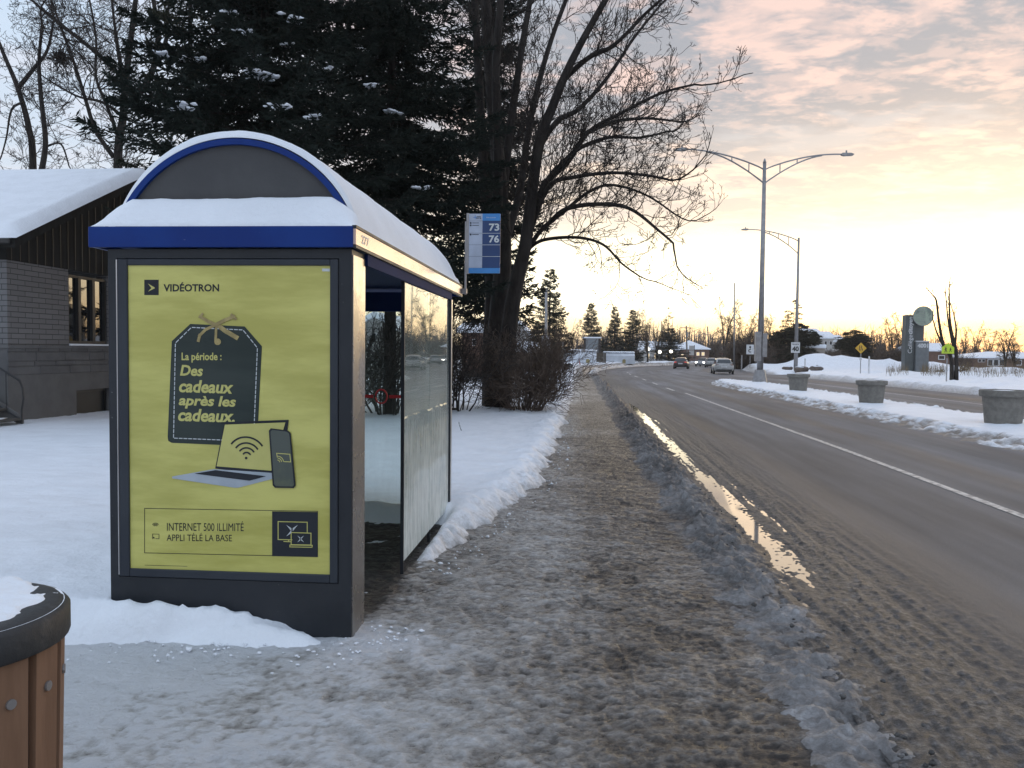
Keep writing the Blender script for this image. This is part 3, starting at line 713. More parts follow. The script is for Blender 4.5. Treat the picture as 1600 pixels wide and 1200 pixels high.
    m = MB(); m.bbox((rx0, ry0, 2.212), (rx1 - .012, ry0 + .02, 2.328), .003); m.box((rx0, ry0 + .02, 2.215), (rx0 + .02, ry1, 2.325)); m.box((rx0 + .02, ry1 - .02, 2.215), (rx1 - .02, ry1, 2.325))
    fa = m.build('fascia', BLUE, sh)
    m = MB(); m.bbox((rx1 - .02, ry0 + .004, 2.226), (rx1 + .002, ry1 + .002, 2.318), .003); sf = m.build('side_fascia', pbr('satin_fascia', (.36, .285, .27), (.33, .26, .25), 1.5, .16, metal=.95, rough2=.22), sh)
    m = MB(); m.box((rx1 - .018, ry0 + .002, 2.3185), (rx1 + .006, ry1 + .004, 2.334)); m.box((rx1 - .018, ry0 + .003, 2.21), (rx1 + .004, ry1 + .003, 2.2255)); m.build('gutter_edge', STEELDARK, sf)
    m = MB(); put_text(m, '277', lambda a, b: (rx1 + .0035, 4.62 + .16 * a, 2.248 + .05 * b), .02); m.build('fleet_number', PWHITE, sf)
    m = MB(); m.box((rx0 + .02, ry0 + .02, 2.24), (rx1 - .02, ry1 - .02, 2.25)); m.build('ceiling', BLUE_D, sh)
    m = MB(); m.box((-1.31, y1, 2.14), (-1.25, 8.02, 2.208)); m.box((-2.69, y1, 2.14), (-2.63, 8.02, 2.208)); m.box((-2.63, 7.96, 2.02), (-1.31, 8.02, 2.208))
    m.box((-2.63, y1, 2.10), (-1.31, y1 + .06, 2.208)); m.build('beam', BLUE_D, sh)
    # barrel vault: a low circular arch along the shelter
    vy0, vy1 = 4.66, 8.45; n = 40
    xl, xr, zb, ztop = -2.718, -1.282, 2.335, 2.853
    c = (xl + xr) / 2; hw = (xr - xl) / 2; hh = ztop - zb; Rr = (hw * hw + hh * hh) / (2 * hh); zc = ztop - Rr; th = math.asin(min(1, hw / Rr)) if zc < zb else PI - math.asin(hw / Rr)
    def arch(r, k): 
        t = -th + 2 * th * k / n; return (c + r * math.sin(t), zc + r * math.cos(t))
    m = MB(); m.prism([arch(Rr - .04, k) for k in range(n + 1)], 'y', vy0 + .03, vy1); m.build('roof_vault', BLUE_D, sh, smooth=False)
    m = MB(); m.prism([arch(Rr - .034, k) for k in range(n + 1)], 'y', vy0 + .012, vy0 + .029); m.build('gable_panel', GREYPANEL, sh)
    m = MB()
    for k in range(n):
        a, b, e, f = arch(Rr, k), arch(Rr, k + 1), arch(Rr - .034, k + 1), arch(Rr - .034, k)
        m.add([(p[0], y, p[1]) for y in (vy0 - .012, vy0 + .10) for p in (a, b, e, f)], [(3, 2, 1, 0), (0, 1, 5, 4), (2, 3, 7, 6)])
    m.build('arch_trim', BLUE, sh)
    m = MB(); m.box((rx0 + .02, ry0 + .02, 2.29), (rx1 - .02, ry1 - .02, 2.305)); m.build('roof_deck', STEELDARK, sh)
    # snow lying on the vault and the ledge
    def vault(x):
        q = Rr * Rr - (x - c) ** 2; return np.where((np.abs(x - c) < hw), zc + np.sqrt(np.maximum(q, 1e-4)), zb)
    xs = np.linspace(rx0 + .015, rx1 - .015, 70); ys = np.linspace(vy0 + .0, ry1 - .03, 120)
    X, Y = np.meshgrid(xs, ys)
    ed = np.minimum(np.minimum(X - rx0 - .015, rx1 - .015 - X), ry1 - .03 - Y)
    top = np.where(Y < vy1, vault(X), zb) + .055 + .02 * fbm(X * 2, Y * 2, 201) + .010 * fbm(X * 9, Y * 2.5, 202) + .012 * fbm(X * 5, Y * 14, 203) * (X > c)
    low = 2.336 + .10 * np.sqrt(np.clip(ed / .10, 0, 1)) + .03 * fbm(X * 4, Y * 4, 204) * np.clip(ed / .08, 0, 1)
    Z = np.maximum(np.minimum(top, 2.338 + 3.4 * np.clip(ed, 0, 9) ** .8), low)
    Zf = vault(xs) + .008
    X = np.vstack([xs, X]); Y = np.vstack([ys[0] * np.ones_like(xs), Y]); Z = np.vstack([np.minimum(Zf, Z[0]), Z])
    Y[1] += .012
    def snow(name, X, Y, Z):
        l = sh.location; o = grid_mesh(name, X - l[0], Y - l[1], Z - l[2], SNOW); o.parent = sh; return o
    snow('roof_snow', X, Y, Z)
    xs = np.linspace(rx0 + .01, rx1 - .008, 90); ys = np.linspace(ry0 + .008, vy0 - .0125, 30)
    X, Y = np.meshgrid(xs, ys); e = np.minimum(X - xs[0], xs[-1] - X); ef = Y - ys[0]
    Z = 2.330 + (.055 * np.sqrt(np.clip(ef / .05, 0, 1)) + .13 * sst(ef, 0, .15)) * np.clip(.12 + np.sqrt(np.clip(e / .22, 0, 1)), 0, 1) + .022 * fbm(X * 3, Y * 5, 205) * np.clip(ef / .05, 0, 1) + .008 * fbm(X * 14, Y * 14, 206) * np.clip(ef / .05, 0, 1)
    snow('ledge_snow', X, Y, Z)
    # ---- glass, posts
    def pane(a, b, lab=None, g=GLASS):
        m = MB(); m.box(a, b); return m.build('glass_pane', g, sh, label=lab)
    pane((-1.274, 5.885, .10), (-1.266, 6.93, 2.135)); pane((-1.274, 6.94, .10), (-1.266, 7.955, 2.135))
    pe = pane((-2.62, 7.985, .12), (-1.31, 7.993, 2.02), None, GLASS2)
    for k in range(3): pane((-2.664, 4.83 + k * 1.05, .12), (-2.656, 4.83 + k * 1.05 + 1.04, 2.135))
    RED = pbr('red_decal', (.75, .03, .04), None, 4, .5)
    m = MB(); m.box((-2.61, 7.980, 1.172), (-2.02, 7.984, 1.202)); m.box((-1.86, 7.980, 1.172), (-1.315, 7.984, 1.202))
    m.tube([(-1.94 + .058 * math.cos(t), 7.982, 1.187 + .068 * math.sin(t)) for t in np.linspace(0, 2 * PI, 25)], .009, 6); m.build('red_decal', RED, pe)
    for x, y, nm in ((-1.27, 5.872, None), (-1.27, 6.935, 's')):
        m = MB(); m.box((x - .012, y - (.008 if nm is None else .005), -.08), (x + .012, y + (.008 if nm is None else .005), 2.14 if nm is None else .11)); m.build('glass_post', STEELDARK, sh)
    m = MB(); m.box((-1.30, 7.957, -.08), (-1.248, 8.015, 2.139)); m.build('corner_post', STEELDARK, sh)
    m = MB(); m.box((-1.2475, 7.962, .10), (-1.243, 8.010, 2.139)); m.build('corner_cover', ALU, sh)
    m = MB(); m.box((-2.69, 7.957, -.08), (-2.63, 8.015, 2.139)); m.build('corner_post', STEELDARK, sh)
    # bench with tubular arm
    m = MB(); m.tube([(-1.66, 6.18, 0), (-1.66, 6.18, .66), (-1.67, 6.17, .72), (-1.70, 6.16, .755), (-1.75, 6.15, .765), (-2.3, 6.12, .765)], .019, 10); m.build('leaning_rail', GALV, sh, smooth=True)
build_shelter()

# ---------------------------------------------------------------- bus stop sign fixed to the far roof corner
def build_stop():
    Y = 8.72; s = thing('bus_stop_sign', 'blue and white bus stop sign with routes 73 and 76 above the shelter corner', 'bus stop sign', (-1.22, Y, 2.3))
    a = aty(733, 334, Y); b = aty(781, 427, Y); X0, X1, Z1, Z0 = a[0], b[0], a[2], b[2]
    SB = pbr('sign_navy', (.012, .045, .155), None, 3, .45); SL = pbr('sign_sky_blue', (.05, .25, .60), None, 3, .45); SW = pbr('sign_pale', (.42, .47, .58), None, 3, .45)
    xm = X0 + (X1 - X0) * .43; H = Z1 - Z0
    m = MB(); m.box((X0, Y, Z0), (X1, Y + .02, Z1)); pn = m.build('sign_panel', SB, s)
    m = MB(); m.box((X0, Y - .002, Z0 + H * .09), (xm, Y - .0005, Z1)); m.build('route_column', SW, pn)
    m = MB(); m.box((xm, Y - .002, Z1 - H * .118), (X1, Y - .0005, Z1)); m.build('sky_blue_band', SL, pn); m = MB(); m.box((X0, Y - .002, Z0), (X1, Y - .0005, Z0 + H * .088)); m.build('sky_blue_band', SL, pn)
    m = MB(); put_text(m, 'Direction', lambda a, b: (X0 + (X1 - X0) * (.56 + .3 * a), Y - .004, Z1 - H * (.075 - .02 * b)))
    m.build('band_lettering', PWHITE, pn)
    for k in (.325, .52, .715): m = MB(); m.box((xm, Y - .003, Z1 - H * k - .004), (X1, Y - .0022, Z1 - H * k)); m.build('ruled_line', PWHITE, pn)
    for s_, k0, k1 in (('73', .165, .29), ('76', .362, .487)):
        m = MB(); put_text(m, s_, lambda a, b: (X0 + (X1 - X0) * (.64 + .33 * a), Y - .004, Z1 - H * (k1 + (k0 - k1) * b)), .03); m.build('route_number', PWHITE, pn)
    m = MB(); put_text(m, 'STL', lambda a, b: (X0 + (X1 - X0) * (.23 + .165 * a), Y - .004, Z1 - H * (.09 - .045 * b)), .03, .15)
    m.build('sign_lettering', PNAVY, pn)
    for k in (.12, .325, .52, .715): m = MB(); m.box((X0, Y - .0035, Z1 - H * k - .002), (xm, Y - .0022, Z1 - H * k)); m.build('ruled_line', PNAVY, pn)
    for z in (.155, .195, .35):
        m = MB()
        m.prism([(X0 + .018 + .01 * math.cos(t), Z1 - H * z + .01 * math.sin(t)) for t in np.linspace(0, 6, 10)], 'y', Y - .004, Y - .0022)
        m.box((X0 + .035, Y - .004, Z1 - H * z - .003), (X0 + .035 + .07, Y - .0022, Z1 - H * z + .003)); m.build('destination_line', PNAVY, pn)
    m = MB()
    for a in np.arange(4) * PI / 2: m.tube([(X0 + .066, Y - .004, Z1 - H * .06), (X0 + .066 + .022 * math.cos(a), Y - .004, Z1 - H * .06 + .022 * math.sin(a))], .0025, 5)
    m.build('sign_emblem', SL, pn)
    m = MB(); m.box((X0 - .026, Y - .008, Z0 - .004), (X0 - .001, Y + .026, Z1 + .006)); m.build('sign_channel', GALV, s)
    m = MB(); xp = X0 - .034; m.tube([(xp, Y + .01, 2.24), (xp, Y + .01, Z1 - .08)], .011, 10); m.box((xp - .03, Y - .065, 2.25), (xp + .02, Y + .01, 2.30)); m.build('pole', GALV, s)
build_stop()

# ---------------------------------------------------------------- litter bin in the near corner
def build_bin():
    cx, cy, R, zt = -1.672, 2.02, .305, .945
    b = thing('litter_bin', 'round brown slatted litter bin with snowy black rim', 'litter bin', (cx, cy, 0))
    SL = pbr('brown_slat', (.23, .132, .082), (.185, .104, .064), 3, .7, spec=.25, stretch=(6, 6, .8), bump=.15); IN = pbr('brown_drum', (.032, .014, .011), None, 3, .6)
    RIM = pbr('black_plastic_rim', (.022, .023, .025), (.055, .055, .055), 14, .6, thr=(.5, .75), bump=.2)
    m = MB(); m.lathe([(R - .045, 0), (R - .035, zt - .08)], 40); m.build('drum', IN, b, local=True, smooth=False) if False else None
    m.v = [(v[0] + cx, v[1] + cy, v[2]) for v in m.v]; m.build('drum', IN, b)
    n = 15
    for k in range(n):
        a = 2 * PI * k / n + .06; hw = .047
        mm = MB(); pts = []
        for z, r in ((.05, R - .040), (.45, R - .028), (zt - .072, R - .018)):
            for s in (-1, 1):
                for rr in (r - .022, r): pts.append((cx + rr * math.cos(a) - s * hw * math.sin(a), cy + rr * math.sin(a) + s * hw * math.cos(a), z))
        F = []
        for i in range(2):
            o = i * 4; F += [(o, o + 4, o + 5, o + 1), (o + 1, o + 5, o + 7, o + 3), (o + 3, o + 7, o + 6, o + 2), (o + 2, o + 6, o + 4, o)]
        F += [(0, 1, 3, 2), (8, 10, 11, 9)]; mm.add(pts, F); sl = mm.build('slat', SL, b, recalc=True)
        mm = MB(); q = (cx + (R - .02) * math.cos(a), cy + (R - .02) * math.sin(a), .755)
        mm.tube([q, (q[0] + .006 * math.cos(a), q[1] + .006 * math.sin(a), q[2])], .013, 12); mm.build('bolt', GALV, sl)
    m = MB(); m.lathe([(R - .02, -.085), (R - .002, -.082), (R, -.075), (R, -.012), (R - .01, 0), (R - .05, .012), (R - .12, .016), (0.02, .012)], 48, (cx, cy, zt)); m.build('rim', RIM, b, smooth=True)
    # patch of snow on the lid with a ragged edge
    rr = np.linspace(0, .29, 36); aa = np.linspace(0, 2 * PI, 97); RR, AA = np.meshgrid(rr, aa)
    X = RR * np.cos(AA); Y = RR * np.sin(AA); e = .262 - np.hypot(X + .02, Y - .02) + .14 * fbm(X * 9, Y * 9, 301)
    Z = zt + .012 + np.clip(sst(e, 0, .05) * .020 - .010, -.012, 1) + .008 * fbm(X * 30, Y * 30, 302) * sst(e, 0, .03)
    o = grid_mesh('lid_snow', X, Y, Z, SNOW); o.parent = b
build_bin()

# ---------------------------------------------------------------- bare trees
def rot_about(d, ang, az):
    d = d / np.linalg.norm(d); ref = np.array([0, 0, 1.0]) if abs(d[2]) < .95 else np.array([1.0, 0, 0])
    a = np.cross(d, ref); a /= np.linalg.norm(a); b = np.cross(d, a)
    return d * math.cos(ang) + (a * math.cos(az) + b * math.sin(az)) * math.sin(ang)
class Bare:
    """grows limbs into one mesh and fine twigs into another"""
    def __init__(s, seed, min_r=.004, up=.10, wob=.16, split=1, sides=(8, 5, 3)):
        s.g = rng(seed); s.wood = MB(); s.twig = MB(); s.min_r = min_r; s.up = up; s.wob = wob; s.split = split; s.sides = sides
    def limb(s, pts, r0, r1, lev, mb=None, sub=6):
        """a given limb: resample the polyline, return its points and radii"""
        P = np.asarray(pts, float); t = np.linspace(0, len(P) - 1, (len(P) - 1) * sub + 1); i = np.clip(t.astype(int), 0, len(P) - 2); f = (t - i)[:, None]
        p0 = P[np.maximum(i - 1, 0)]; p1 = P[i]; p2 = P[i + 1]; p3 = P[np.minimum(i + 2, len(P) - 1)]
        Q = .5 * (2 * p1 + (p2 - p0) * f + (2 * p0 - 5 * p1 + 4 * p2 - p3) * f ** 2 + (3 * p1 - p0 - 3 * p2 + p3) * f ** 3)
        r = r0 + (r1 - r0) * np.linspace(0, 1, len(Q)) ** .9
        (mb or s.wood).tube(Q, r, s.sides[0]); return Q, r
    def clothe(s, Q, r, start, gap, ln, lev, ang=(30, 65), frm=1.0, depth=1.0):
        """side branches along a limb"""
        L_ = np.concatenate([[0], np.cumsum(np.linalg.norm(np.diff(Q, axis=0), axis=1))]); tot = L_[-1]; d = start * tot
        while d < tot:
            k = min(np.searchsorted(L_, d), len(Q) - 1); tv = Q[k] - Q[max(k - 1, 0)]
            if np.linalg.norm(tv) > 1e-6:
                dv = rot_about(tv, math.radians(s.g.uniform(*ang)), s.g.uniform(0, 2 * PI)); dv[1] *= depth
                l = ln * s.g.uniform(.45, 1.15) * (1 - .45 * d / tot)
                s.grow(Q[k], dv / np.linalg.norm(dv), l, max(min(r[k] * .5, l * .012 * frm), s.min_r * 1.2), lev)
            d += gap * s.g.uniform(.5, 1.5)
        tv = Q[-1] - Q[-2]; s.grow(Q[-1], tv / np.linalg.norm(tv), ln * .8, max(r[-1], s.min_r), lev)
    def grow(s, p, d, l, r, lev):
        n = max(3, min(7, int(l / .18) + 2)); pts = [p]; step = l / n; dd = d.copy()
        for i in range(n):
            dd = dd + s.g.normal(0, s.wob, 3) + np.array([0, 0, s.up]); dd /= np.linalg.norm(dd); pts.append(pts[-1] + dd * step)
        rr = np.linspace(r, max(r * .35, s.min_r), n + 1)
        mb = s.wood if r > .022 else s.twig
        mb.tube(pts, rr, s.sides[1] if r > .022 else s.sides[2], cap=False)
        if lev <= 0: return
        k = int(max(2, min(10, l / (.15 if lev == 1 else .21)) * s.split))
        for _ in range(k):
            t = s.g.uniform(.15, 1.0); i = min(int(t * n), n - 1); q = pts[i] + (pts[i + 1] - pts[i]) * (t * n - i)
            tv = pts[i + 1] - pts[i]; dv = rot_about(tv, math.radians(s.g.uniform(25, 60)), s.g.uniform(0, 2 * PI))
            s.grow(q, dv, l * s.g.uniform(.32, .62) * (1.15 - .5 * t), max(rr[i] * .55, s.min_r), lev - 1)
    def build(s, root, wood=None, twig=None, local=False):
        s.wood.build('trunk', wood or BARK, root, local=local, smooth=True); s.twig.build('crown', twig or TWIG, root, local=local, smooth=True)

def big_maple():
    Y0 = 22.4; b = gp(775, 642); base = np.array([b[0], Y0, gh(b[0], Y0) - .1])
    t = thing('maple_tree', 'large bare maple with several trunks behind the bus stop sign', 'tree', base)
    T = Bare(11, .0055, .13, .2, 1.0)
    g = rng(3)
    def pl(px, bend=0.0, y0=0.0):
        out = []
        for i, (x, y) in enumerate(px): out.append(aty(x, y, Y0 + y0 + bend * i / max(1, len(px) - 1)))
        return out
    k = Y0 / F_PX
    # stems and limbs: outline in the photo, thickness (in pixels there) at foot and tip, lean towards or away from the street
    A = [([(772, 646), (774, 560), (780, 480), (786, 400), (782, 300), (770, 160), (760, 20), (752, -140)], 19, 7, .6, 0),
         ([(782, 646), (790, 560), (800, 480), (812, 420), (822, 375), (841, 232), (864, 165), (894, 94), (946, 0), (990, -70)], 15, 3.0, -1.6, -.2),
         ([(766, 646), (766, 540), (768, 450), (760, 330), (752, 200), (745, 60), (738, -60)], 14, 5, 1.3, .2),
         ([(778, 430), (786, 300), (800, 180), (818, 60), (832, -20), (845, -90)], 9, 3, 1.5, .3),
         ([(776, 380), (778, 250), (775, 110), (784, -20), (790, -110)], 9, 4, -.8, 0),
         ([(780, 470), (790, 380), (812, 300), (830, 180), (862, 60), (905, -50)], 9, 3, 2.4, .4)]
    for px, r0, r1, bd, y0 in A:
        Q, r = T.limb(pl(px, bd, y0), r0 * k, r1 * k, 3)
        T.clothe(Q, r, .36, .26, 2.3, 3, (28, 62))
    Bm = [([(810, 430), (845, 300), (886, 255), (920, 206), (972, 176), (1032, 146), (1085, 132)], 5.4, 1.4, -2.2, -.3),
          ([(818, 395), (837, 337), (860, 289), (897, 277), (954, 270), (1010, 274), (1050, 282)], 4.6, 1.4, -2.8, -.3),
          ([(820, 400), (845, 360), (882, 330), (920, 300), (957, 289), (1010, 305), (1055, 335)], 4.0, 1.3, .8, -.2),
          ([(824, 390), (849, 375), (901, 371), (942, 382), (972, 412), (1000, 432)], 3.2, 1.1, -1.2, -.3),
          ([(862, 345), (886, 326), (935, 319), (984, 326), (1029, 360), (1052, 380)], 4.2, 1.4, -2.6, -.6),
          ([(840, 235), (870, 190), (905, 170), (950, 120), (990, 60), (1030, 10)], 5, 1.6, 1.6, -.6),
          ([(880, 125), (920, 90), (960, 70), (1010, 20), (1050, -15)], 4.5, 1.5, -1.8, -.9),
          ([(860, 275), (900, 235), (950, 215), (1000, 215), (1045, 205)], 3.8, 1.4, 1.2, -.5),
          ([(920, 206), (960, 190), (1010, 185), (1060, 190)], 3.6, 1.4, 1.0, -1.0)]
    for px, r0, r1, bd, y0 in Bm:
        Q, r = T.limb(pl(px, bd, y0), r0 * k, r1 * k, 3)
        T.clothe(Q, r, .12, .15, 1.8, 3, (28, 64), depth=.8)
    T.build(t)
big_maple()

def left_trees():
    Y0 = 29.0; k = Y0 / F_PX
    def grow(label, stems, seed, gap, ln, nm='bare_tree'):
        px = stems[0][0][0]; b = aty(px[0], px[1], Y0); z = gh(b[0], Y0)
        t = thing(nm, label, 'tree', (b[0], Y0, z)); T = Bare(seed, .0065, .04, .22, 1.0)
        for pts, r0, r1, bd in stems:
            Q = [aty(x, y, Y0 + bd * i / (len(pts) - 1)) for i, (x, y) in enumerate(pts)]
            if pts is stems[0][0] or r0 > 5: Q = [np.array([Q[0][0], Q[0][1], z - .2])] + Q if pts[0][1] > 240 else Q
            Qs, r = T.limb(Q, r0 * k, r1 * k, 3); T.clothe(Qs, r, .30 if r0 < 6 else .42, gap * .55, ln * 1.25, 3, (30, 75))
        T.build(t)
    grow('bare twin trunked tree with drooping twigs left of the house ridge', [([(52, 272), (45, 200), (28, 138), (8, 90), (-6, 55)], 6.5, 2.5, .5), ([(64, 272), (71, 222), (64, 150), (61, 95), (66, 40)], 5, 2, -.8),
         ([(28, 138), (52, 108), (74, 78), (84, 30)], 4, 1.6, .6), ([(35, 160), (18, 172), (10, 215), (2, 245)], 2.2, 1, .4), ([(70, 230), (95, 225), (108, 260)], 2, 1, -.5)], 21, .40, 1.6)
    grow('tall bare forked tree rising behind the snowy house roof', [([(184, 268), (192, 185), (196, 130), (204, 65), (212, 0), (220, -60)], 8, 3, .5), ([(196, 165), (222, 140), (240, 105), (247, 55), (240, 0), (236, -50)], 6.5, 2.6, -1),
         ([(215, 150), (190, 120), (150, 82), (100, 42), (55, 5), (30, -25)], 4.6, 1.8, 1.2), ([(178, 246), (150, 205), (135, 160), (118, 105), (98, 50), (80, 0)], 4, 1.5, -1.5), ([(192, 130), (185, 80), (178, 30), (172, -30)], 3.6, 1.6, .8),
         ([(196, 185), (160, 160), (120, 150), (75, 125)], 3, 1.2, 1.5), ([(180, 200), (165, 160), (150, 120), (150, 60), (140, 0)], 3, 1.3, -1.8), ([(246, 100), (260, 60), (262, 20), (275, -40)], 4, 1.8, 1)], 22, .34, 1.9)
    n = aty(95, 90, Y0 - .4); m = MB(); g = rng(8)
    for i in range(170):
        a = g.normal(0, .15, 3) * (1.15, 1, .9); d = g.normal(0, .16, 3); m.tube([n + a - d, n + a * .8 + g.normal(0, .03, 3), n + a + d], .010, 3)
    m.blob(n, (.20, .18, .16), 3, 10, 6, .3)
    t = thing('nest', 'dark round twig nest in the bare branches above the house', 'nest', n); m.build('nest_twigs', TWIG, t)
left_trees()

# ---------------------------------------------------------------- evergreens
def spruce(root, H, Rb, seed, z0=.4, gap=.34, per=8, dens=.11, wid=.016, tl=.40, mat=NEEDLE, local=False, base=None, droop=.25, trunk_r=.16, thin=None, sprays=6, spl=.17, cross=True, see=1e9):
    g = rng(seed); base = np.zeros(3) if base is None else np.asarray(base, float); tr = MB(); br = MB()
    tr.tube([base + (0, 0, -.2), base + (0, 0, H * .5), base + (0, 0, H)], [trunk_r, trunk_r * .55, .015], 7)
    A = []; Dr = []; Ln = []; tips = []
    z = z0
    while z < H - .15:
        f = (z - z0) / (H - z0); Lm = Rb * (1 - f) ** .8 * (1 if f > .12 else .8 + f * 1.6) + .12; far_up = z > see
        for k in range((per if Lm > .8 else 5) if not far_up else max(4, per // 2)):
            if thin is not None and g.random() > thin(f): continue
            a = g.uniform(0, 2 * PI); l = Lm * g.uniform(.6, 1.14); o = np.array([math.cos(a), math.sin(a), 0]); side = np.array([-o[1], o[0], 0])
            zz = z + g.uniform(-.5, .5) * gap; n = max(3, int(l / (dens * (2.2 if far_up else 1)))); t = np.linspace(0, 1, n + 1)
            P = base + o * (l * t)[:, None] + np.array([0, 0, 1.0]) * (zz + l * (-droop * t * 1.6 + droop * 1.25 * t ** 2.4 + (.10 if f > .5 else 0) * t))[:, None]
            P += side * (g.normal(0, .06) * l * t ** 2)[:, None]
            st = P[::max(1, n // 4)]; br.tube(st, np.linspace(.010 + .010 * l, .005, len(st)), 3, cap=False)
            tips.append(P[-1])
            ax = np.diff(P, axis=0); ax /= np.linalg.norm(ax, axis=1)[:, None] + 1e-9; Q = P[1:]; w = np.minimum(1.0, (1 - t[1:]) * l / .6 + .22)
            for s in (-1, 1, 0):
                d = ax * g.uniform(.45, .95, (n, 1)) + side * (s * g.uniform(.5, 1.0, (n, 1)) + g.normal(0, .15, (n, 1))) + np.array([0, 0, 1]) * g.uniform(-.6, .12 if s else .5, (n, 1))
                d /= np.linalg.norm(d, axis=1)[:, None]; A.append(Q); Dr.append(d); Ln.append(tl * w * g.uniform(.55, 1.2, n) * (1 if s else .6))
            A.append(P[-2:-1]); Dr.append(ax[-1:]); Ln.append(np.array([tl * .7]))
        z += gap * (1 if Lm > 1 else .8)
    A.append(base[None] + (0, 0, H - .3)); Dr.append(np.array([[0, 0, 1.0]])); Ln.append(np.array([.5]))
    A = np.concatenate(A); Dr = np.concatenate(Dr); Ln = np.concatenate(Ln)
    # every twig carries a double row of short needle sprays
    Ts = np.linspace(.1, 1, sprays); B0 = (A[:, None] + Dr[:, None] * (Ln[:, None] * Ts)[..., None]).reshape(-1, 3)
    D = np.repeat(Dr, sprays, 0) + g.normal(0, .55, (len(B0), 3)) * (1, 1, .6); D /= np.linalg.norm(D, axis=1)[:, None] + 1e-9
    sl = (spl * g.uniform(.6, 1.25, len(B0)))[:, None]; Wd = (wid * g.uniform(.7, 1.3, len(B0)))[:, None]
    rv = g.normal(0, 1, D.shape); S1 = np.cross(D, rv); S1 /= np.linalg.norm(S1, axis=1)[:, None] + 1e-9; S2 = np.cross(D, S1); M_ = B0 + D * sl * .45; E_ = B0 + D * sl
    V = [np.stack([B0, M_ + S1 * Wd, E_, M_ - S1 * Wd], 1)]
    if cross: V.append(np.stack([B0, M_ + S2 * Wd, E_, M_ - S2 * Wd], 1))
    V = np.concatenate(V, 0)
    tr.v_, n0 = None, len(tr.v); tr.v += br.v; tr.f += [tuple(i + n0 for i in f) for f in br.f]; tr.mi += br.mi
    tr.build('trunk', BARK, root, local=local)
    quads_mesh('crown', V - (0 if local else np.array(root.location)), mat, root)
    return tips
def quads_mesh(name, V, mat, parent):
    n = len(V); me = bpy.data.meshes.new(name); me.vertices.add(n * 4); me.vertices.foreach_set('co', V.astype(np.float32).ravel())
    me.loops.add(n * 4); me.loops.foreach_set('vertex_index', np.arange(n * 4, dtype=np.int32)); me.polygons.add(n)
    me.polygons.foreach_set('loop_start', np.arange(0, n * 4, 4, dtype=np.int32)); me.update(calc_edges=True)
    me.materials.append(mat); o = bpy.data.objects.new(name, me); COL.objects.link(o); o.parent = parent; return o
def near_spruces():
    def at(px, Y): 
        b = aty(px, 560, Y); return np.array([b[0], Y, gh(b[0], Y)])
    b = at(415, 16.5); t = thing('spruce_tree', 'broad dark spruce with snow clumps right behind the bus shelter', 'tree', b)
    tips = np.array(spruce(t, 15.0, 3.3, 31, 4.15, .31, 11, base=b, see=9.5))
    g = rng(17)
    for i, (px, py, sc) in enumerate(((385, 173, 1.5), (352, 172, 1.0), (425, 158, .9), (342, 128, .8), (362, 128, 1.1), (350, 120, .7), (445, 28, .8), (395, 66, .7), (345, 60, .6), (640, 155, .7), (520, 112, .6), (228, 175, .9), (246, 192, .9), (225, 196, .7), (560, 130, .6), (696, 300, .8), (628, 310, .6), (466, 176, .6), (260, 143, .6), (605, 120, .5), (330, 108, .6), (480, 60, .5), (410, 105, .5))):
        dx = (px - 415) / F_PX * 15; Yd = 16.5 - math.sqrt(max(0.3, (3.0 * (1 - max(0, 330 - py) / 900)) ** 2 - dx * dx)) * .97 if px < 600 else 17.2
        q = aty(px, py, Yd); near = np.linalg.norm((tips - q) * (1, .8, 1.2), axis=1); kk = np.argmin(near); q = tips[kk].copy(); tips[kk] = 1e6   # rests on the bough nearest to it
        inw = np.array([b[0] - q[0], b[1] - q[1], 0]); inw /= np.linalg.norm(inw) + 1e-9; sd = np.array([-inw[1], inw[0], 0]); m = MB(); n_ = int(9 * sc) + 5
        for j in range(n_):
            r = g.uniform(.022, .050) * (.55 + .45 * sc); u_ = g.uniform(-.05, .42 * sc); c_ = q + inw * u_ + sd * g.normal(0, .10 * sc * (1 - .5 * u_)) + (0, 0, .045 + .05 * u_ + g.normal(0, .012)); m.blob(c_, (r * 1.7, r * 1.5, r * .6), i * 19 + j, 9, 6, .4)
        m.build('snow_clump', SNOW, t, smooth=True)
    b = at(610, 19.0); t = thing('spruce_tree', 'tall dark spruce between the snowy spruce and the bare maple', 'tree', b); spruce(t, 17.0, 2.8, 32, 3.3, .32, 10, base=b, see=10.5)
    b = at(765, 27.0); t = thing('spruce_tree', 'narrow dark spruce standing behind the bare maple', 'tree', b); spruce(t, 19.0, 1.8, 33, 2.9, .42, 8, wid=.02, base=b, droop=.35, see=13.5, sprays=5)
    b = at(300, 22.0); t = thing('cedar_tree', 'thin topped evergreen behind the left side of the snowy spruce', 'tree', b); spruce(t, 14.5, 2.3, 34, .8, .5, 7, wid=.02, mat=CEDAR, base=b, droop=.1, thin=lambda f: .8, see=11.5, sprays=5)
near_spruces()

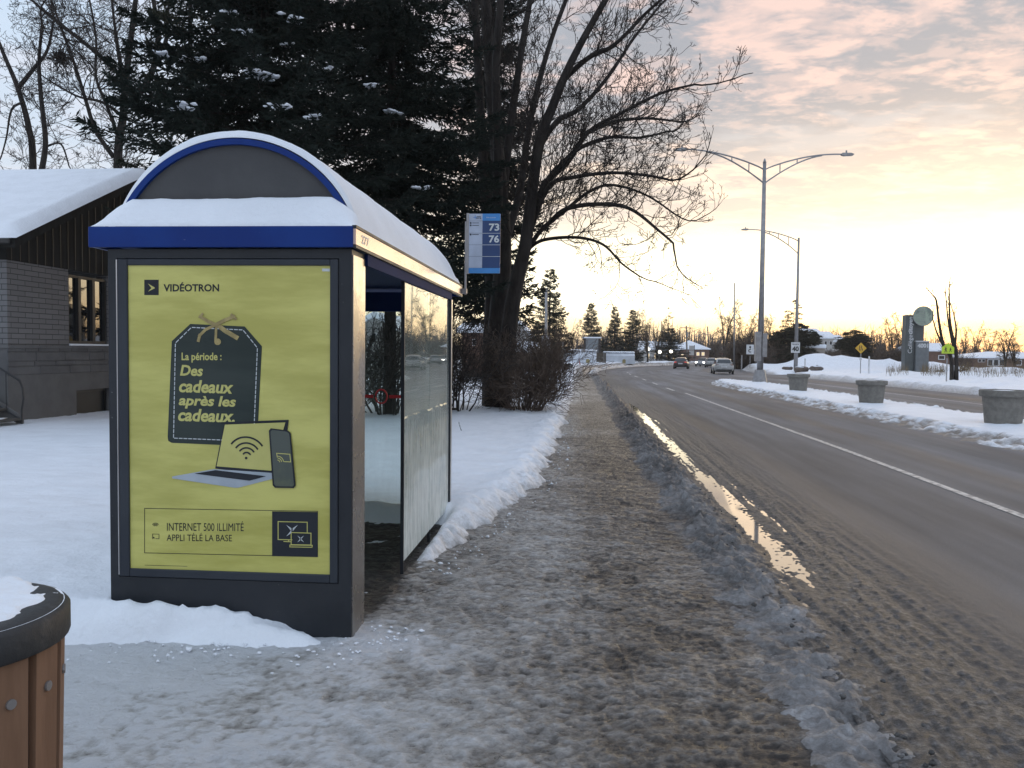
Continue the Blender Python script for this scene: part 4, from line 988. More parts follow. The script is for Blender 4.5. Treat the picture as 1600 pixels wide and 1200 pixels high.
# ---------------------------------------------------------------- bushes under the maple
def bush(name, label, c, h, r, n, seed, lev=2, mat=BRUSH, ln=.8, spread=1.0, group=None, min_r=.005, r0=.014):
    z = gh(c[0], c[1]); t = thing(name, label, 'bush', (c[0], c[1], z), 0, group); T = Bare(seed, min_r, .05, .2, 1.0, (5, 4, 3)); g = rng(seed)
    T.wood.tube([(c[0], c[1], z - .1), (c[0], c[1], z + .05)], r0 * 3, 5)
    for i in range(n):
        a = g.uniform(0, 2 * PI); k = g.random() ** .5; p = np.array([c[0] + r * .35 * k * math.cos(a), c[1] + r * .35 * k * math.sin(a), z - .05])
        d = np.array([math.cos(a) * k * spread, math.sin(a) * k * spread, 1.0]); d /= np.linalg.norm(d); T.grow(p, d, h * g.uniform(.6, 1.05), r0 * g.uniform(.6, 1.2), lev)
    o = T.twig; n0 = len(o.v); o.v += T.wood.v; o.f += [tuple(i + n0 for i in f) for f in T.wood.f]; o.mi += T.wood.mi
    o.build('stems', mat, t); return t
def near_bushes():
    p = gp(826, 640); bush('bush', 'dense brown brushy bush at the foot of the bare maple', (p[0], 21.6), 2.1, 1.4, 120, 41, 2, BRUSH, spread=.62)
    p = gp(868, 622); bush('bush', 'small sparse bush at the pavement edge right of the dense brown bush', (p[0] - .1, 25.5), 1.0, .8, 34, 42, 2, BRUSH, spread=.8)
    p = gp(728, 642); bush('bush', 'dark bush with curved stems between shelter post and maple', (p[0], 20.5), 2.6, 1.4, 26, 43, 3, TWIG, spread=.55, r0=.024)
    p = gp(600, 640); bush('bush', 'dark tangled bush seen through the shelter glass', (p[0], 17.5), 2.6, 1.7, 20, 44, 2, TWIG, spread=.75, r0=.028)
    p = gp(660, 640); bush('bush', 'tangled bush behind the roadside glass panes of the shelter', (p[0], 19.0), 2.5, 1.5, 22, 45, 2, TWIG, spread=.7, r0=.024)
    p = gp(490, 690); m = MB(); T = Bare(46, .003, .05, .25, 1, (4, 4, 3)); q = gp(722, 672, .15); z = gh(q[0], q[1])
    t = thing('twig_sprig', 'single dead twig poking out of the lawn snow near the shelter', 'twig', (q[0], q[1], z)); T.grow(np.array([q[0], q[1], z - .03]), np.array([-.3, 0, 1.0]), .22, .006, 1)
    T.twig.build('stem', TWIG, t)
near_bushes()

# ---------------------------------------------------------------- the bungalow on the left
def build_house():
    WX, Y0, Y1, YR = -11.0, 15.1, 23.7, 19.4; zb = .0; ze, zr = 3.72, 5.86
    BR = bpy.data.materials.new('painted_grey_brick'); BR.use_nodes = True; t = BR.node_tree; b = t.nodes['Principled BSDF']; b.inputs['Roughness'].default_value = .8
    tc = N(t, 'ShaderNodeNewGeometry'); sp = N(t, 'ShaderNodeSeparateXYZ'); L(t, tc.outputs['Position'], sp.inputs[0]); cb = N(t, 'ShaderNodeCombineXYZ')
    L(t, val(t, 'ADD', sp.outputs[0], sp.outputs[1]), cb.inputs[0]); L(t, sp.outputs[2], cb.inputs[1])
    bt = N(t, 'ShaderNodeTexBrick'); L(t, cb.outputs[0], bt.inputs[0])
    for k, v in (('Scale', 1.0), ('Mortar Size', .008), ('Brick Width', .42), ('Row Height', .105), ('Mortar Smooth', .1)): bt.inputs[k].default_value = v
    bt.inputs['Color1'].default_value = (.165, .16, .16, 1); bt.inputs['Color2'].default_value = (.135, .13, .13, 1); bt.inputs['Mortar'].default_value = (.045, .045, .047, 1)
    L(t, bt.outputs['Color'], b.inputs['Base Color']); bp = N(t, 'ShaderNodeBump'); bp.inputs['Strength'].default_value = .6; bp.inputs['Distance'].default_value = .01; bp.invert = True
    L(t, bt.outputs['Fac'], bp.inputs['Height']); L(t, bp.outputs[0], b.inputs['Normal'])
    STONE = pbr('grey_stone', (.125, .122, .122), (.095, .093, .095), 2, .85, bump=.4, bscale=14); FND = pbr('grey_parging', (.125, .122, .12), (.105, .102, .10), 3, .85, bump=.2)
    SID = pbr('brown_siding', (.030, .029, .027), (.024, .023, .021), 3, .9, spec=.1, stretch=(1, 3, .3)); TRIM = pbr('dark_trim', (.022, .020, .019), None, 3, .5)
    WIN = bpy.data.materials.new('window_glass'); WIN.use_nodes = True; wb = WIN.node_tree.nodes['Principled BSDF']; wb.inputs['Base Color'].default_value = (.015, .016, .018, 1); wb.inputs['Roughness'].default_value = .03; wb.inputs['Specular IOR Level'].default_value = 1.0
    h = thing('bungalow', 'grey brick bungalow with brown gable siding and deep snow on its roof', 'house', (WX - 4, 19.4, 0))
    wy0, wy1, wz0, wz1 = 17.02, 18.5, 1.70, 3.20                  # picture window in the gable wall
    m = MB(); m.box((WX - .25, Y0, 1.66), (WX, wy0, ze - .42)); m.box((WX - .25, wy1, 1.66), (WX, Y1, ze - .42)); m.box((WX - 9, Y0 + .01, 1.66), (WX - .25, Y0 + .25, ze - .42)); m.build('brick_wall', BR, h)
    m = MB(); g = rng(4)
    m.box((WX - .25, Y0, 1.06), (WX - .012, Y1, 1.655)); m.box((WX - .25, Y0 - .03, 1.60), (WX + .03, Y1, 1.66))
    z = 1.07
    for hh in (.17, .10, .19, .08):
        y = Y0
        while y < Y1:
            l = g.uniform(.35, 1.0); m.bbox((WX - .03, y + .006, z + .006), (WX + g.uniform(.0, .012), min(y + l, Y1) - .006, z + hh - .006), .008); y += l
        z += hh
    m.box((WX - 9, Y0 + .012, 1.06), (WX - .25, Y0 + .25, 1.66)); m.build('stone_band', STONE, h)
    m = MB(); by0, by1 = 17.28, 18.6
    m.box((WX - .25, Y0, -.3), (WX - .01, by0, 1.06)); m.box((WX - .25, by1, -.3), (WX - .01, Y1, 1.06)); m.box((WX - .25, by0, .68), (WX - .01, by1, 1.06)); m.box((WX - .25, by0, -.3), (WX - .01, by1, .12)); m.box((WX - 9, Y0 + .015, -.3), (WX - .25, Y0 + .25, 1.06)); m.build('foundation', FND, h)
    m = MB(); m.box((WX - .16, by0, .12), (WX - .11, by0 + .06, .68)); m.box((WX - .16, by0, .62), (WX - .11, by1, .68)); m.box((WX - .16, by1 - .06, .12), (WX - .11, by1, .62)); bw = m.build('basement_window', TRIM, h)
    m = MB(); m.box((WX - .16, by0 + .06, .12), (WX - .14, by1 - .06, .62)); m.build('pane', pbr('dull_pane', (.02, .022, .024), None, 3, .35, spec=.2), bw)
    m = MB()
    for y0, y1 in ((wy0, wy0 + .06), (17.42, 17.52), (17.95, 18.05), (wy1 - .06, wy1)): m.box((WX - .14, y0, wz0), (WX - .03, y1, wz1))
    m.box((WX - .14, wy0, wz0), (WX - .035, wy1, wz0 + .07)); m.box((WX - .14, wy0, wz1 - .05), (WX - .035, wy1, wz1)); wf = m.build('window', TRIM, h)
    m = MB(); m.box((WX - .12, wy0 + .05, wz0 + .06), (WX - .10, wy1 - .05, wz1 - .04)); m.build('pane', WIN, wf)
    m = MB(); m.bbox((WX - .1, wy0, 1.665), (WX + .04, wy1, 1.705), .015); m.build('sill_snow', SNOW, wf)
    # gable siding: vertical boards with battens under the rake
    def rz(y): return zr - abs(y - YR) * (zr - ze) / (YR - Y0 + .35)
    m = MB(); zs = ze - .42
    m.prism([(Y0 - .02, zs), (Y1 + .02, zs), (Y1 + .02, rz(Y1) - .2), (YR, zr - .2), (Y0 - .02, rz(Y0) - .2)], 'x', WX - .2, WX + .015); gs = m.build('gable_siding', SID, h)
    m = MB(); y = Y0 + .1
    while y < Y1: m.box((WX + .015, y, zs), (WX + .024, y + .018, rz(y) - .22)); y += .255
    m.build('battens', TRIM, gs)
    # roof with overhang and a thick quilt of snow
    for nm, mat, up, dn, ox, oe in (('roof', SID, -.02, .20, .50, .45), ('snow_cover', SNOW, .26, -.005, .56, .50)):
        a = (zr - ze) / (YR - Y0 + .35)
        ye0, ye1 = Y0 - oe, Y1 + oe; P = lambda y: zr - abs(y - YR) * a
        if nm == 'roof':
            m = MB(); m.prism([(ye0, P(ye0) - dn), (YR, zr - dn), (ye1, P(ye1) - dn), (ye1, P(ye1) + up), (YR, zr + up), (ye0, P(ye0) + up)], 'x', WX - 9.5, WX + ox); rf = m.build(nm, mat, h)
            m = MB(); m.bbox((WX - 9.5, ye0 - .1, P(ye0) - .14), (WX + ox - .05, ye0, P(ye0) - .03), .02); m.build('eaves_gutter', TRIM, rf)
        else:
            xs = np.linspace(WX - 9.5, WX + ox, 60); ys = np.linspace(ye0, ye1, 90); X, Y = np.meshgrid(xs, ys); e = np.minimum(WX + ox - X, np.minimum(Y - ye0, ye1 - Y))
            Z = zr - .26 * 0 - np.sqrt((Y - YR) ** 2 + .05) * a + .0 + .21 * np.sqrt(np.clip(e / .16, 0, 1)) + .03 * fbm(X * .8, Y * .8, 401) * np.clip(e, 0, 1)
            l = h.location; o = grid_mesh(nm, X - l[0], Y - l[1], Z - l[2], SNOW); o.parent = h
            m = MB(); m.box((WX + ox - .003, ye0, 0), (WX + ox - .002, ye0 + .01, .01))
    # entrance steps with a wrought iron railing in front of the eave wall
    st = thing('front_steps', 'snowy dark wooden steps with black iron railing at the bungalow corner', 'steps', (-11.3, 14.4, .1)); yb, yf = 15.0, 13.7
    m = MB(); n = 5; xb = -10.62
    for i in range(n): m.bbox((xb - .30 * (i + 1), yf, .14 + .18 * (i + .5)), (xb - .30 * i + .03, yb - .08, .14 + .18 * (i + .5) + .05), .006)
    m.box((xb - .3 * n - 2, yf, .14 + .18 * n), (xb - .3 * n, yb - .08, .14 + .18 * n + .08)); m.build('tread', pbr('grey_tread', (.07, .065, .06), None, 6, .8), st)
    m = MB()
    for i in range(n): m.blob((xb - .30 * i - .13, (yf + yb) / 2 - .2, .14 + .18 * (i + .5) + .06), (.10, .5, .022), i + 60, 10, 5, .25)
    m.build('tread_snow', SNOW, st, smooth=True)
    m = MB(); m.prism([(xb + .02, .10), (xb + .02, .30), (xb - .3 * n, .30 + .18 * n), (xb - .3 * n, .10 + .18 * n)], 'y', yb - .075, yb - .03); m.build('stringer', FND, st)
    m = MB(); yr = yb - .10; s = .18 / .30
    P = lambda i, z: (xb - i, yr, .14 + s * i + z)
    m.tube([P(-.03, .02), P(-.03, .30), P(-.07, .55), P(-.05, .74), P(0, .84)], .018, 6); m.tube([P(0, .84), P(1.5, .84), (xb - 3, yr, .14 + s * 1.5 + .84)], .019, 6); m.tube([P(-.03, .10), P(1.5, .10)], .014, 6)
    for i in (.28, .56, .84, 1.12, 1.4): m.tube([P(i, .1), P(i, .84)], .009, 5)
    for zz, sg in ((.62, 1), (.34, -1)):
        m.tube([P(.98 + .09 * sg * math.cos(t) * (1 - t / 9), zz + .09 * math.sin(t) * (1 - t / 9)) for t in np.linspace(0, 6.5, 18)], .007, 4)
    m.build('railing', BLACKP, st)
build_house()

# ---------------------------------------------------------------- street lamps
def lamp_arm(mb, base, ztop, reach, rise, sx, dy=0.0):
    """curved truss arm: two tubes drawing together towards the lantern"""
    def top(t): return (base[0] + sx * reach * t, base[1] + dy * t, ztop - .15 + rise * math.sin(t * PI / 2) ** .85)
    def bot(t): return (base[0] + sx * reach * t, base[1] + dy * t, ztop - .95 + (rise + .75) * math.sin(min(1, t * 1.12) * PI / 2) ** .95)
    mb.tube([top(t) for t in np.linspace(0, 1, 16)], .045, 6); mb.tube([bot(t) for t in np.linspace(0, .74, 12)], .045, 6)
    for t in (.20, .42): mb.tube([bot(t), top(t)], .035, 5)
    return top(1)
def lantern(p, sx, parent):
    m = MB(); x, y, z = p
    m.prism([(x - sx * .05, z - .05), (x + sx * .12, z - .10), (x + sx * .62, z - .08), (x + sx * .68, z - .01), (x + sx * .5, z + .06), (x, z + .07)], 'y', y - .13, y + .13)
    m.tube([(x + sx * .25, y, z + .05), (x + sx * .25, y, z + .22)], .05, 8); return m.build('lantern', GALV, parent, recalc=True)
def lamps():
    b = gp(1187, 600); x, y = b[0], b[1]; z = gh(x, y); H = 13.1
    t = thing('street_lamp', 'tall double armed street lamp on the snowy median', 'street lamp', (x, y, z))
    m = MB(); m.tube([(x, y, z + .9), (x, y, z + H)], [.19, .10], 12, cap=True); m.tube([(x, y, z + H), (x, y, z + H + .25)], [.11, .03], 10); m.build('pole', GALV, t, smooth=True)
    m = MB(); m.tube([(x, y, z - .1), (x, y, z + .15), (x, y, z + .95)], [.52, .46, .30], 8); m.build('pole_base', GALV, t)
    m = MB(); m.bbox((x - .34, y - .28, z + 1.45), (x - .0, y + .1, z + 3.2), .02); m.bbox((x + .05, y - .24, z + 1.7), (x + .34, y + .1, z + 3.1), .02); m.build('control_box', GALV, t)
    ztop = z + H - .25
    for sx, dy in ((-1, -.8), (1, .8)):
        m = MB(); e = lamp_arm(m, (x, y), ztop, 4.65, 1.05, sx, dy); a = m.build('arm', GALV, t); lantern(e, sx, t)
    b = gp(1243, 584); x, y = b[0], b[1]; z = gh(x, y) - .1; H = 13.2
    t = thing('street_lamp', 'single armed street lamp across the road carrying the speed limit sign', 'street lamp', (x, y, z))
    m = MB(); m.tube([(x, y, z), (x, y, z + H)], [.20, .10], 10); m.build('pole', GALV, t, smooth=True)
    m = MB()
    def top(q): return (x - 5.0 * q, y - .5 * q, z + H - .35 + 1.1 * math.sin(q * PI / 2) ** .8)
    def bot(q): return (x - 5.0 * q, y - .5 * q, z + H - 1.6 + 2.25 * math.sin(min(1, q * 1.1) * PI / 2) ** .9)
    m.tube([top(q) for q in np.linspace(0, 1, 16)], .05, 6); m.tube([bot(q) for q in np.linspace(0, .75, 14)], .05, 6)
    for q in (.2, .4, .58): m.tube([bot(q), top(q)], .04, 5)
    m.build('arm', GALV, t); lantern(top(1), -1, t)
    return x, y, z
LX, LY, LZ = lamps()

# ---------------------------------------------------------------- planters on the median
def planters():
    n = 6; prof = [(.335, 0), (.345, .02), (.405, .60), (.41, .615), (.455, .62), (.465, .64), (.468, .74), (.455, .755), (.40, .755), (.385, .70), (.05, .69)]
    first = None
    for (px, py, sc, lab) in ((1567, 665, 1.02, 'grey concrete planter, nearest and largest on the snowy median'), (1361, 632, .98, 'grey concrete planter, middle one of three on the median'), (1247, 612, .98, 'grey concrete planter on the median just right of the tall double lamp')):
        q = gp(px, py, .08); z = float(gz(q[1])) + .085
        if first is None:
            t = thing('planter', lab, 'planter', (q[0], q[1], z), 0, 'concrete planters on the median'); m = MB(); m.lathe(prof[:4] + [(.41, .617)], 40); m.build('bowl', CONC, t, local=True, smooth=False)
            m = MB(); m.lathe(prof[4:10], 40, cap=False); m.build('rim', CONC, t, local=True)
            m = MB(); m.lathe([(.40, .70), (.3, .735), (.12, .75), (.01, .752)], 24); m.build('snow_fill', SNOW, t, local=True, smooth=True); first = t; t.scale = (sc * 1.06, sc * 1.06, sc * 1.05)
        else: copy_tree(first, None, (q[0], q[1], z), .7 * px, (sc * 1.06, sc * 1.06, sc * 1.05), lab)
planters()

# ---------------------------------------------------------------- road signs
SIGNW = pbr('sign_white', (.66, .66, .66), None, 3, .5); SIGNK = pbr('sign_black', (.02, .02, .02), None, 3, .5)
SIGNY = pbr('sign_yellow', (.62, .36, .03), None, 3, .5); SIGNG = pbr('sign_lime', (.55, .72, .04), None, 3, .5)
def walker(mb, fn, cx, cy, s, flip=1):
    """a striding pictogram"""
    def q(x, y): return fn(cx + flip * x * s, cy + y * s)
    def cap(a, b, w):
        a, b = np.array(a), np.array(b); d = b - a; d = d / np.linalg.norm(d); o = np.array([-d[1], d[0]]) * w
        mb.add([q(*(a + o)), q(*(b + o)), q(*(b - o)), q(*(a - o))], [(0, 1, 2, 3)])
    mb.add([q(.13 * math.cos(t), .85 + .13 * math.sin(t)) for t in np.linspace(0, 2 * PI, 13)[:-1]], [tuple(range(12))])
    cap((0, .68), (0, .1), .15); cap((-.03, .15), (-.3, -.6), .09); cap((.03, .15), (.28, -.2), .09); cap((.28, -.2), (.3, -.6), .08); cap((-.05, .6), (-.38, .15), .06); cap((.05, .6), (.36, .3), .06)
def signs():
    # speed limit on the far lamp post
    x, y, z = LX, LY - .25, LZ; q = aty(1243, 543, y); w, hh = .42, .52; t = thing('speed_limit_sign', 'small white speed limit sign reading 40 on the far lamp post', 'road sign', (q[0], y, q[2]))
    m = MB(); m.box((q[0] - w, y, q[2] - hh), (q[0] + w, y + .03, q[2] + hh)); p = m.build('sign_panel', SIGNW, t)
    m = MB(); put_text(m, '40', lambda a, b: (q[0] - .32 + .64 * a, y - .006, q[2] - .38 + .5 * b), .04); m.build('speed_numerals', SIGNK, p)
    m = MB(); put_text(m, 'MAXIMUM', lambda a, b: (q[0] - .30 + .60 * a, y - .006, q[2] + .27 + .11 * b), .03); m.build('sign_caption', SIGNK, p)
    def post(name, label, px_foot, Y, px_top, cat='road sign'):
        f = aty(px_foot, 560, Y); zf = gh(f[0], Y); tp = aty(px_foot, px_top, Y); t = thing(name, label, cat, (f[0], Y, zf)); m = MB(); m.box((f[0] - .03, Y, zf - .1), (f[0] + .03, Y + .03, tp[2])); m.build('post', GALV, t); return t, f[0]
    # yellow diamond
    Y = 70.0; t, x = post('merge_sign', 'yellow diamond merging lanes sign in front of the tall snowbank', 1345, Y, 545); c = aty(1345, 544, Y); r = .46
    m = MB(); m.prism([(c[0], c[2] - r), (c[0] + r, c[2]), (c[0], c[2] + r), (c[0] - r, c[2])], 'y', Y - .03, Y - .005); p = m.build('sign_panel', SIGNY, t)
    m = MB(); F = lambda a, b: (c[0] + a, Y - .036, c[2] + b)
    for pts in ([(-.13, -.2), (-.07, -.2), (-.07, .22), (-.13, .22)], [(.17, -.2), (.11, -.2), (.03, .02), (.03, .22), (.09, .22), (.09, .04)], [(-.02, -.2), (.02, -.2), (.02, -.08), (-.02, -.08)], [(-.02, 0), (.0, 0), (.0, .12), (-.02, .12)]): m.add([F(*p_) for p_ in pts], [tuple(range(len(pts)))])
    m.build('lane_symbol', SIGNK, p)
    m = MB(); m.box((c[0] - .10, Y - .02, c[2] - 1.0), (c[0] + .10, Y - .005, c[2] - .75)); m.build('marker_plate', SIGNW, t)
    # school crossing
    Y = 47.6; t, x = post('school_crossing_sign', 'lime pentagon school crossing sign in front of the multi stemmed tree', 1480, Y, 560); c = aty(1481, 544, Y); w = .33
    m = MB(); m.prism([(c[0] - w, c[2] - .30), (c[0] + w, c[2] - .30), (c[0] + w, c[2] + .04), (c[0], c[2] + .30), (c[0] - w, c[2] + .04)], 'y', Y - .03, Y - .005); p = m.build('sign_panel', SIGNG, t)
    for dx, s in ((-.12, .19), (.13, .16)):
        m = MB(); walker(m, lambda a, b: (c[0] + a, Y - .036, c[2] - .10 + b), dx, -.02, s, 1 if dx < 0 else -1); m.build('walker_symbol', SIGNK, p)
    # white pictogram sign beyond the median and the small blue sign beside it
    Y = 96.0; t, x = post('pictogram_sign', 'white square pictogram sign before the bare thicket', 1172, Y, 556); c = aty(1172, 546, Y)
    m = MB(); m.box((c[0] - .42, Y - .03, c[2] - .55), (c[0] + .42, Y - .005, c[2] + .55)); p = m.build('sign_panel', SIGNW, t)
    m = MB(); F = lambda a, b: (c[0] + a, Y - .04, c[2] + b)
    m.add([F(.12 * math.cos(u), .27 + .12 * math.sin(u)) for u in np.linspace(0, 6, 12)], [tuple(range(12))])
    pts = [(.20 * math.cos(u), -.15 + .20 * math.sin(u)) for u in np.linspace(1.0, 5.6, 16)]; pin = [(.11 * math.cos(u), -.15 + .11 * math.sin(u)) for u in np.linspace(1.0, 5.6, 16)]
    m.add([F(*a) for a in pts + pin], [(i, i + 1, i + 17, i + 16) for i in range(15)]); m.add([F(-.04, .18), F(.04, .18), F(.04, -.02), F(-.04, -.02)], [(0, 1, 2, 3)]); m.build('pictogram', SIGNK, p)
    Y = 98.0; t, x = post('information_sign', 'small blue and white sign half hidden by the tall lamp pole', 1181.5, Y, 553); c = aty(1181, 550, Y); m = MB(); m.box((c[0] - .28, Y - .03, c[2] - .28), (c[0] + .28, Y - .005, c[2] + .28)); p = m.build('sign_panel', SIGNW, t)
    m = MB(); m.box((c[0] - .22, Y - .036, c[2] - .2), (c[0] + .0, Y - .031, c[2] + .2)); m.build('blue_square', pbr('sign_blue', (.02, .07, .28), None, 3, .5), p)
    # slim marker posts
    for px, Y, h, lab in ((1358, 70.5, 1.45, 'white marker post right of the merging lanes sign'), (1258, 82, 1.2, 'pale marker post right of the far lamp post'), (1159, 88, 1.9, 'thin grey post left of the white pictogram sign')):
        f = aty(px, 560, Y); z = gh(f[0], Y); t = thing('marker_post', lab, 'marker post', (f[0], Y, z)); m = MB(); m.tube([(f[0], Y, z - .1), (f[0], Y, z + h)], .07, 8); m.build('post', SIGNW if px != 1159 else GALV, t)
signs()

# ---------------------------------------------------------------- college pylon
def pylon():
    Y = 88.0; a = aty(1416, 492, Y); b = aty(1443, 581, Y); x0, x1, z1, z0 = a[0], b[0], a[2], b[2] - .5; k = (x1 - x0) / 27
    PD = pbr('pylon_charcoal', (.075, .085, .085), (.06, .068, .068), 3, .5); PG = pbr('pylon_grey', (.17, .18, .185), (.14, .15, .155), 3, .5)
    t = thing('pylon_sign', 'tall grey college pylon sign with vertical lettering and a glass disc', 'sign', (x0, Y, gh(x0, Y)))
    m = MB(); m.bbox((x0, Y, z0), (x0 + 13 * k, Y + 1.0, z1), .03); m.bbox((x0 + 13 * k + .02, Y + .15, z0), (x1, Y + 1.0, z1 - 5 * k), .03); p = m.build('tower', PD, t)
    x2 = x0 + 14 * k; x3 = x0 + 32 * k; zz = aty(1430, 534, Y)[2]
    m = MB(); m.bbox((x2, Y - .35, z0), (x3, Y + .145, zz), .03); q = m.build('address_block', PG, t)
    m = MB(); m.box((x2 - .03, Y - .37, zz), (x3 + .03, Y + .15, zz + .1)); m.build('cap', SIGNW, q)
    m = MB(); put_text(m, '4001', lambda a, b: (x2 + (x3 - x2) * (.08 + .84 * a), Y - .36, zz - .62 + .45 * b), .05); m.build('address_number', SIGNW, q)
    zt, zb_ = aty(1422, 495, Y)[2], aty(1422, 552, Y)[2]; split = .575
    for s, u0, u1, bo in (('Collège', 0, .50, .0), ('citoyen', .52, 1, .035)):
        m = MB(); xx0 = x0 + 3.5 * k; xx1 = x0 + 11.5 * k
        put_text(m, s, lambda a, b: (xx1 - (xx1 - xx0) * b, Y - .008, zb_ + (zt - zb_) * (u0 + (u1 - u0) * a)), bo); m.build('vertical_lettering', SIGNW, p)
    c = aty(1442, 494, Y - .3); R = 14 * k
    DG = pbr('disc_glass', (.30, .36, .28), (.16, .20, .17), 1.6, .15, thr=(.45, .6))
    m = MB(); m.prism([(c[0] + R * math.cos(u), c[2] + R * math.sin(u)) for u in np.linspace(0, 2 * PI, 41)[:-1]], 'y', Y - .45, Y - .36); d = m.build('glass_disc', DG, t)
    m = MB(); m.tube([(c[0] + R * math.cos(u), Y - .40, c[2] + R * math.sin(u)) for u in np.linspace(0, 2 * PI, 41)], .05, 6)
    for i in range(9):
        zz_ = -R + 2 * R * (i + 1) / 10; hw = math.sqrt(R * R - zz_ * zz_); m.tube([(c[0] - hw, Y - .46, c[2] + zz_), (c[0] + hw * .2, Y - .46, c[2] + zz_ * .9)], .02, 4)
    m.build('disc_rim', GALV, d)
pylon()

# ---------------------------------------------------------------- cars
TAIL = emit('tail_lamp', (.9, .05, .03), .55); TAILOFF = pbr('tail_lens', (.10, .015, .015), None, 3, .3); HEAD = emit('head_lamp', (1, .97, .9), 14.0)
CARGLASS = pbr('car_glass', (.018, .02, .022), None, 3, .06, spec=.9)
def car(label, paint, loc, rz, group, lights='off', sedan=False):
    t = thing('car', label, 'car', loc, rz, group)
    def loft(st, n=12, sq=3.2):
        m = MB(); vs = []; fs = []
        for y, hw, z0, z1 in st:
            zc, hz = (z0 + z1) / 2, (z1 - z0) / 2
            for j in range(n):
                a = 2 * PI * (j + .5) / n; c, s_ = math.cos(a), math.sin(a); vs.append((hw * math.copysign(abs(c) ** (2 / sq), c), y, zc + hz * math.copysign(abs(s_) ** (2 / sq), s_)))
        for i in range(len(st) - 1):
            for j in range(n): k = (j + 1) % n; fs.append((i * n + j, (i + 1) * n + j, (i + 1) * n + k, i * n + k))
        fs.append(tuple(range(n))); fs.append(tuple((len(st) - 1) * n + j for j in reversed(range(n)))); return m.add(vs, fs)
    body = loft([(-2.12, .74, .40, .84), (-2.06, .84, .27, .94), (-1.75, .88, .20, .99), (-.6, .90, .18, .95), (.6, .90, .18, .93), (1.3, .88, .18, .90), (1.85, .84, .22, .80), (2.10, .76, .28, .68), (2.16, .66, .34, .60)], 16, 4.0)
    if sedan: top = [(-1.75, .66, .85, .97), (-1.15, .66, .85, 1.36), (-.6, .64, .85, 1.43), (.1, .63, .85, 1.43), (.5, .64, .85, 1.36), (1.25, .68, .82, .92)]
    else: top = [(-2.0, .66, .85, .98), (-1.72, .66, .85, 1.34), (-1.2, .66, .85, 1.45), (-.3, .66, .85, 1.48), (.3, .65, .85, 1.42), (1.25, .70, .82, .92)]
    cab = loft(top, 16, 3.6); n0 = len(body.v); body.v += cab.v; body.f += [tuple(i + n0 for i in f) for f in cab.f]; body.mi += cab.mi
    b = body.build('body', paint, t, local=True, smooth=True, recalc=True)
    yb = (-1.48, -1.80) if sedan else (-1.79, -1.985)
    m = MB(); m.add([(-.52, yb[0] - .005, 1.33), (.52, yb[0] - .005, 1.33), (.60, yb[1] - .01, 1.02), (-.60, yb[1] - .01, 1.02), (-.52, yb[0] + .04, 1.33), (.52, yb[0] + .04, 1.33), (.60, yb[1] + .04, 1.02), (-.60, yb[1] + .04, 1.02)], [(0, 1, 2, 3), (7, 6, 5, 4), (0, 4, 5, 1), (2, 6, 7, 3), (1, 5, 6, 2), (3, 7, 4, 0)]); m.build('rear_window', CARGLASS, t, local=True, recalc=True)
    m = MB(); m.add([(-.55, .56, 1.36), (.55, .56, 1.36), (.64, 1.18, 1.0), (-.64, 1.18, 1.0), (-.55, .50, 1.33), (.55, .50, 1.33), (.64, 1.12, .97), (-.64, 1.12, .97)], [(0, 1, 2, 3), (7, 6, 5, 4), (0, 4, 5, 1), (2, 6, 7, 3), (1, 5, 6, 2), (3, 7, 4, 0)]); m.build('windscreen', CARGLASS, t, local=True, recalc=True)
    for s in (-1, 1):
        m = MB(); m.prism([(-1.5, 1.0), (-1.3, 1.33), (-.3, 1.38), (.25, 1.34), (.95, 1.0)], 'x', s * .655, s * .69); m.build('side_window', CARGLASS, t, local=True, recalc=True)
        m = MB(); m.bbox((s * .60 - .15, -2.10, .72), (s * .60 + .15, -2.02, .90), .03); m.build('taillight', TAIL if lights == 'tail' else TAILOFF, t, local=True)
        m = MB(); m.bbox((s * .58 - .16, 2.02, .58), (s * .58 + .16, 2.13, .73), .03); m.build('headlight', HEAD if lights == 'head' else SIGNW, t, local=True)
        m = MB(); m.bbox((s * .90, .72, .95), (s * 1.05, .84, 1.07), .03); m.build('wing_mirror', paint, t, local=True)
        for y in (-1.32, 1.32):
            m = MB(); x0, x1 = s * .74, s * .92
            for r_, xa, xb in ((.31, x0, x1),): m.tube([(xa, y, .31), (xa + s * .03, y, .31), (xb - s * .03, y, .31), (xb, y, .31)], [.28, .31, .31, .28], 18)
            w_ = m.build('wheel', RUBBER, t, local=True, recalc=True); m = MB(); m.tube([(xb - s * .01, y, .31), (xb + s * .006, y, .31)], .19, 14); m.build('rim', ALU, w_, local=True)
    m = MB(); m.bbox((-.70, -2.15, .26), (.70, -2.05, .46), .03); m.build('bumper', BLACKP, t, local=True)
    m = MB(); m.box((-.26, -2.13, .62), (.26, -2.075, .75)); m.build('licence_plate', SIGNW, t, local=True)
    return t
def cars():
    G = 'cars on the road bend'
    def place(px, Y):
        p = aty(px, 560, Y); return p[0], Y, float(gz(Y)) + .02
    def head(Y): return -math.asin(min(.8, max(0, (Y - T0) / RAD)))
    DK = pbr('dark_red_paint', (.035, .012, .014), None, 3, .3, coat=.6); WH = pbr('pearl_white_paint', (.42, .41, .40), (.30, .29, .28), 3, .35, coat=.4); SV = pbr('silver_paint', (.28, .28, .29), None, 3, .35, coat=.5)
    car('dark car driving away round the bend with red tail lamps', DK, place(1065, 108), head(108), G, 'tail')
    car('dirty white hatchback, the nearest car, seen from behind', WH, place(1128.5, 78), head(80) - .03, G, 'off')
    car('oncoming car with two bright white headlights', SV, place(1099, 136), head(120) + PI - .15, G, 'head', True)
    car('white sedan between the headlights and the nearest hatchback', WH, place(1113, 126), head(122), G, 'off', True)
cars()

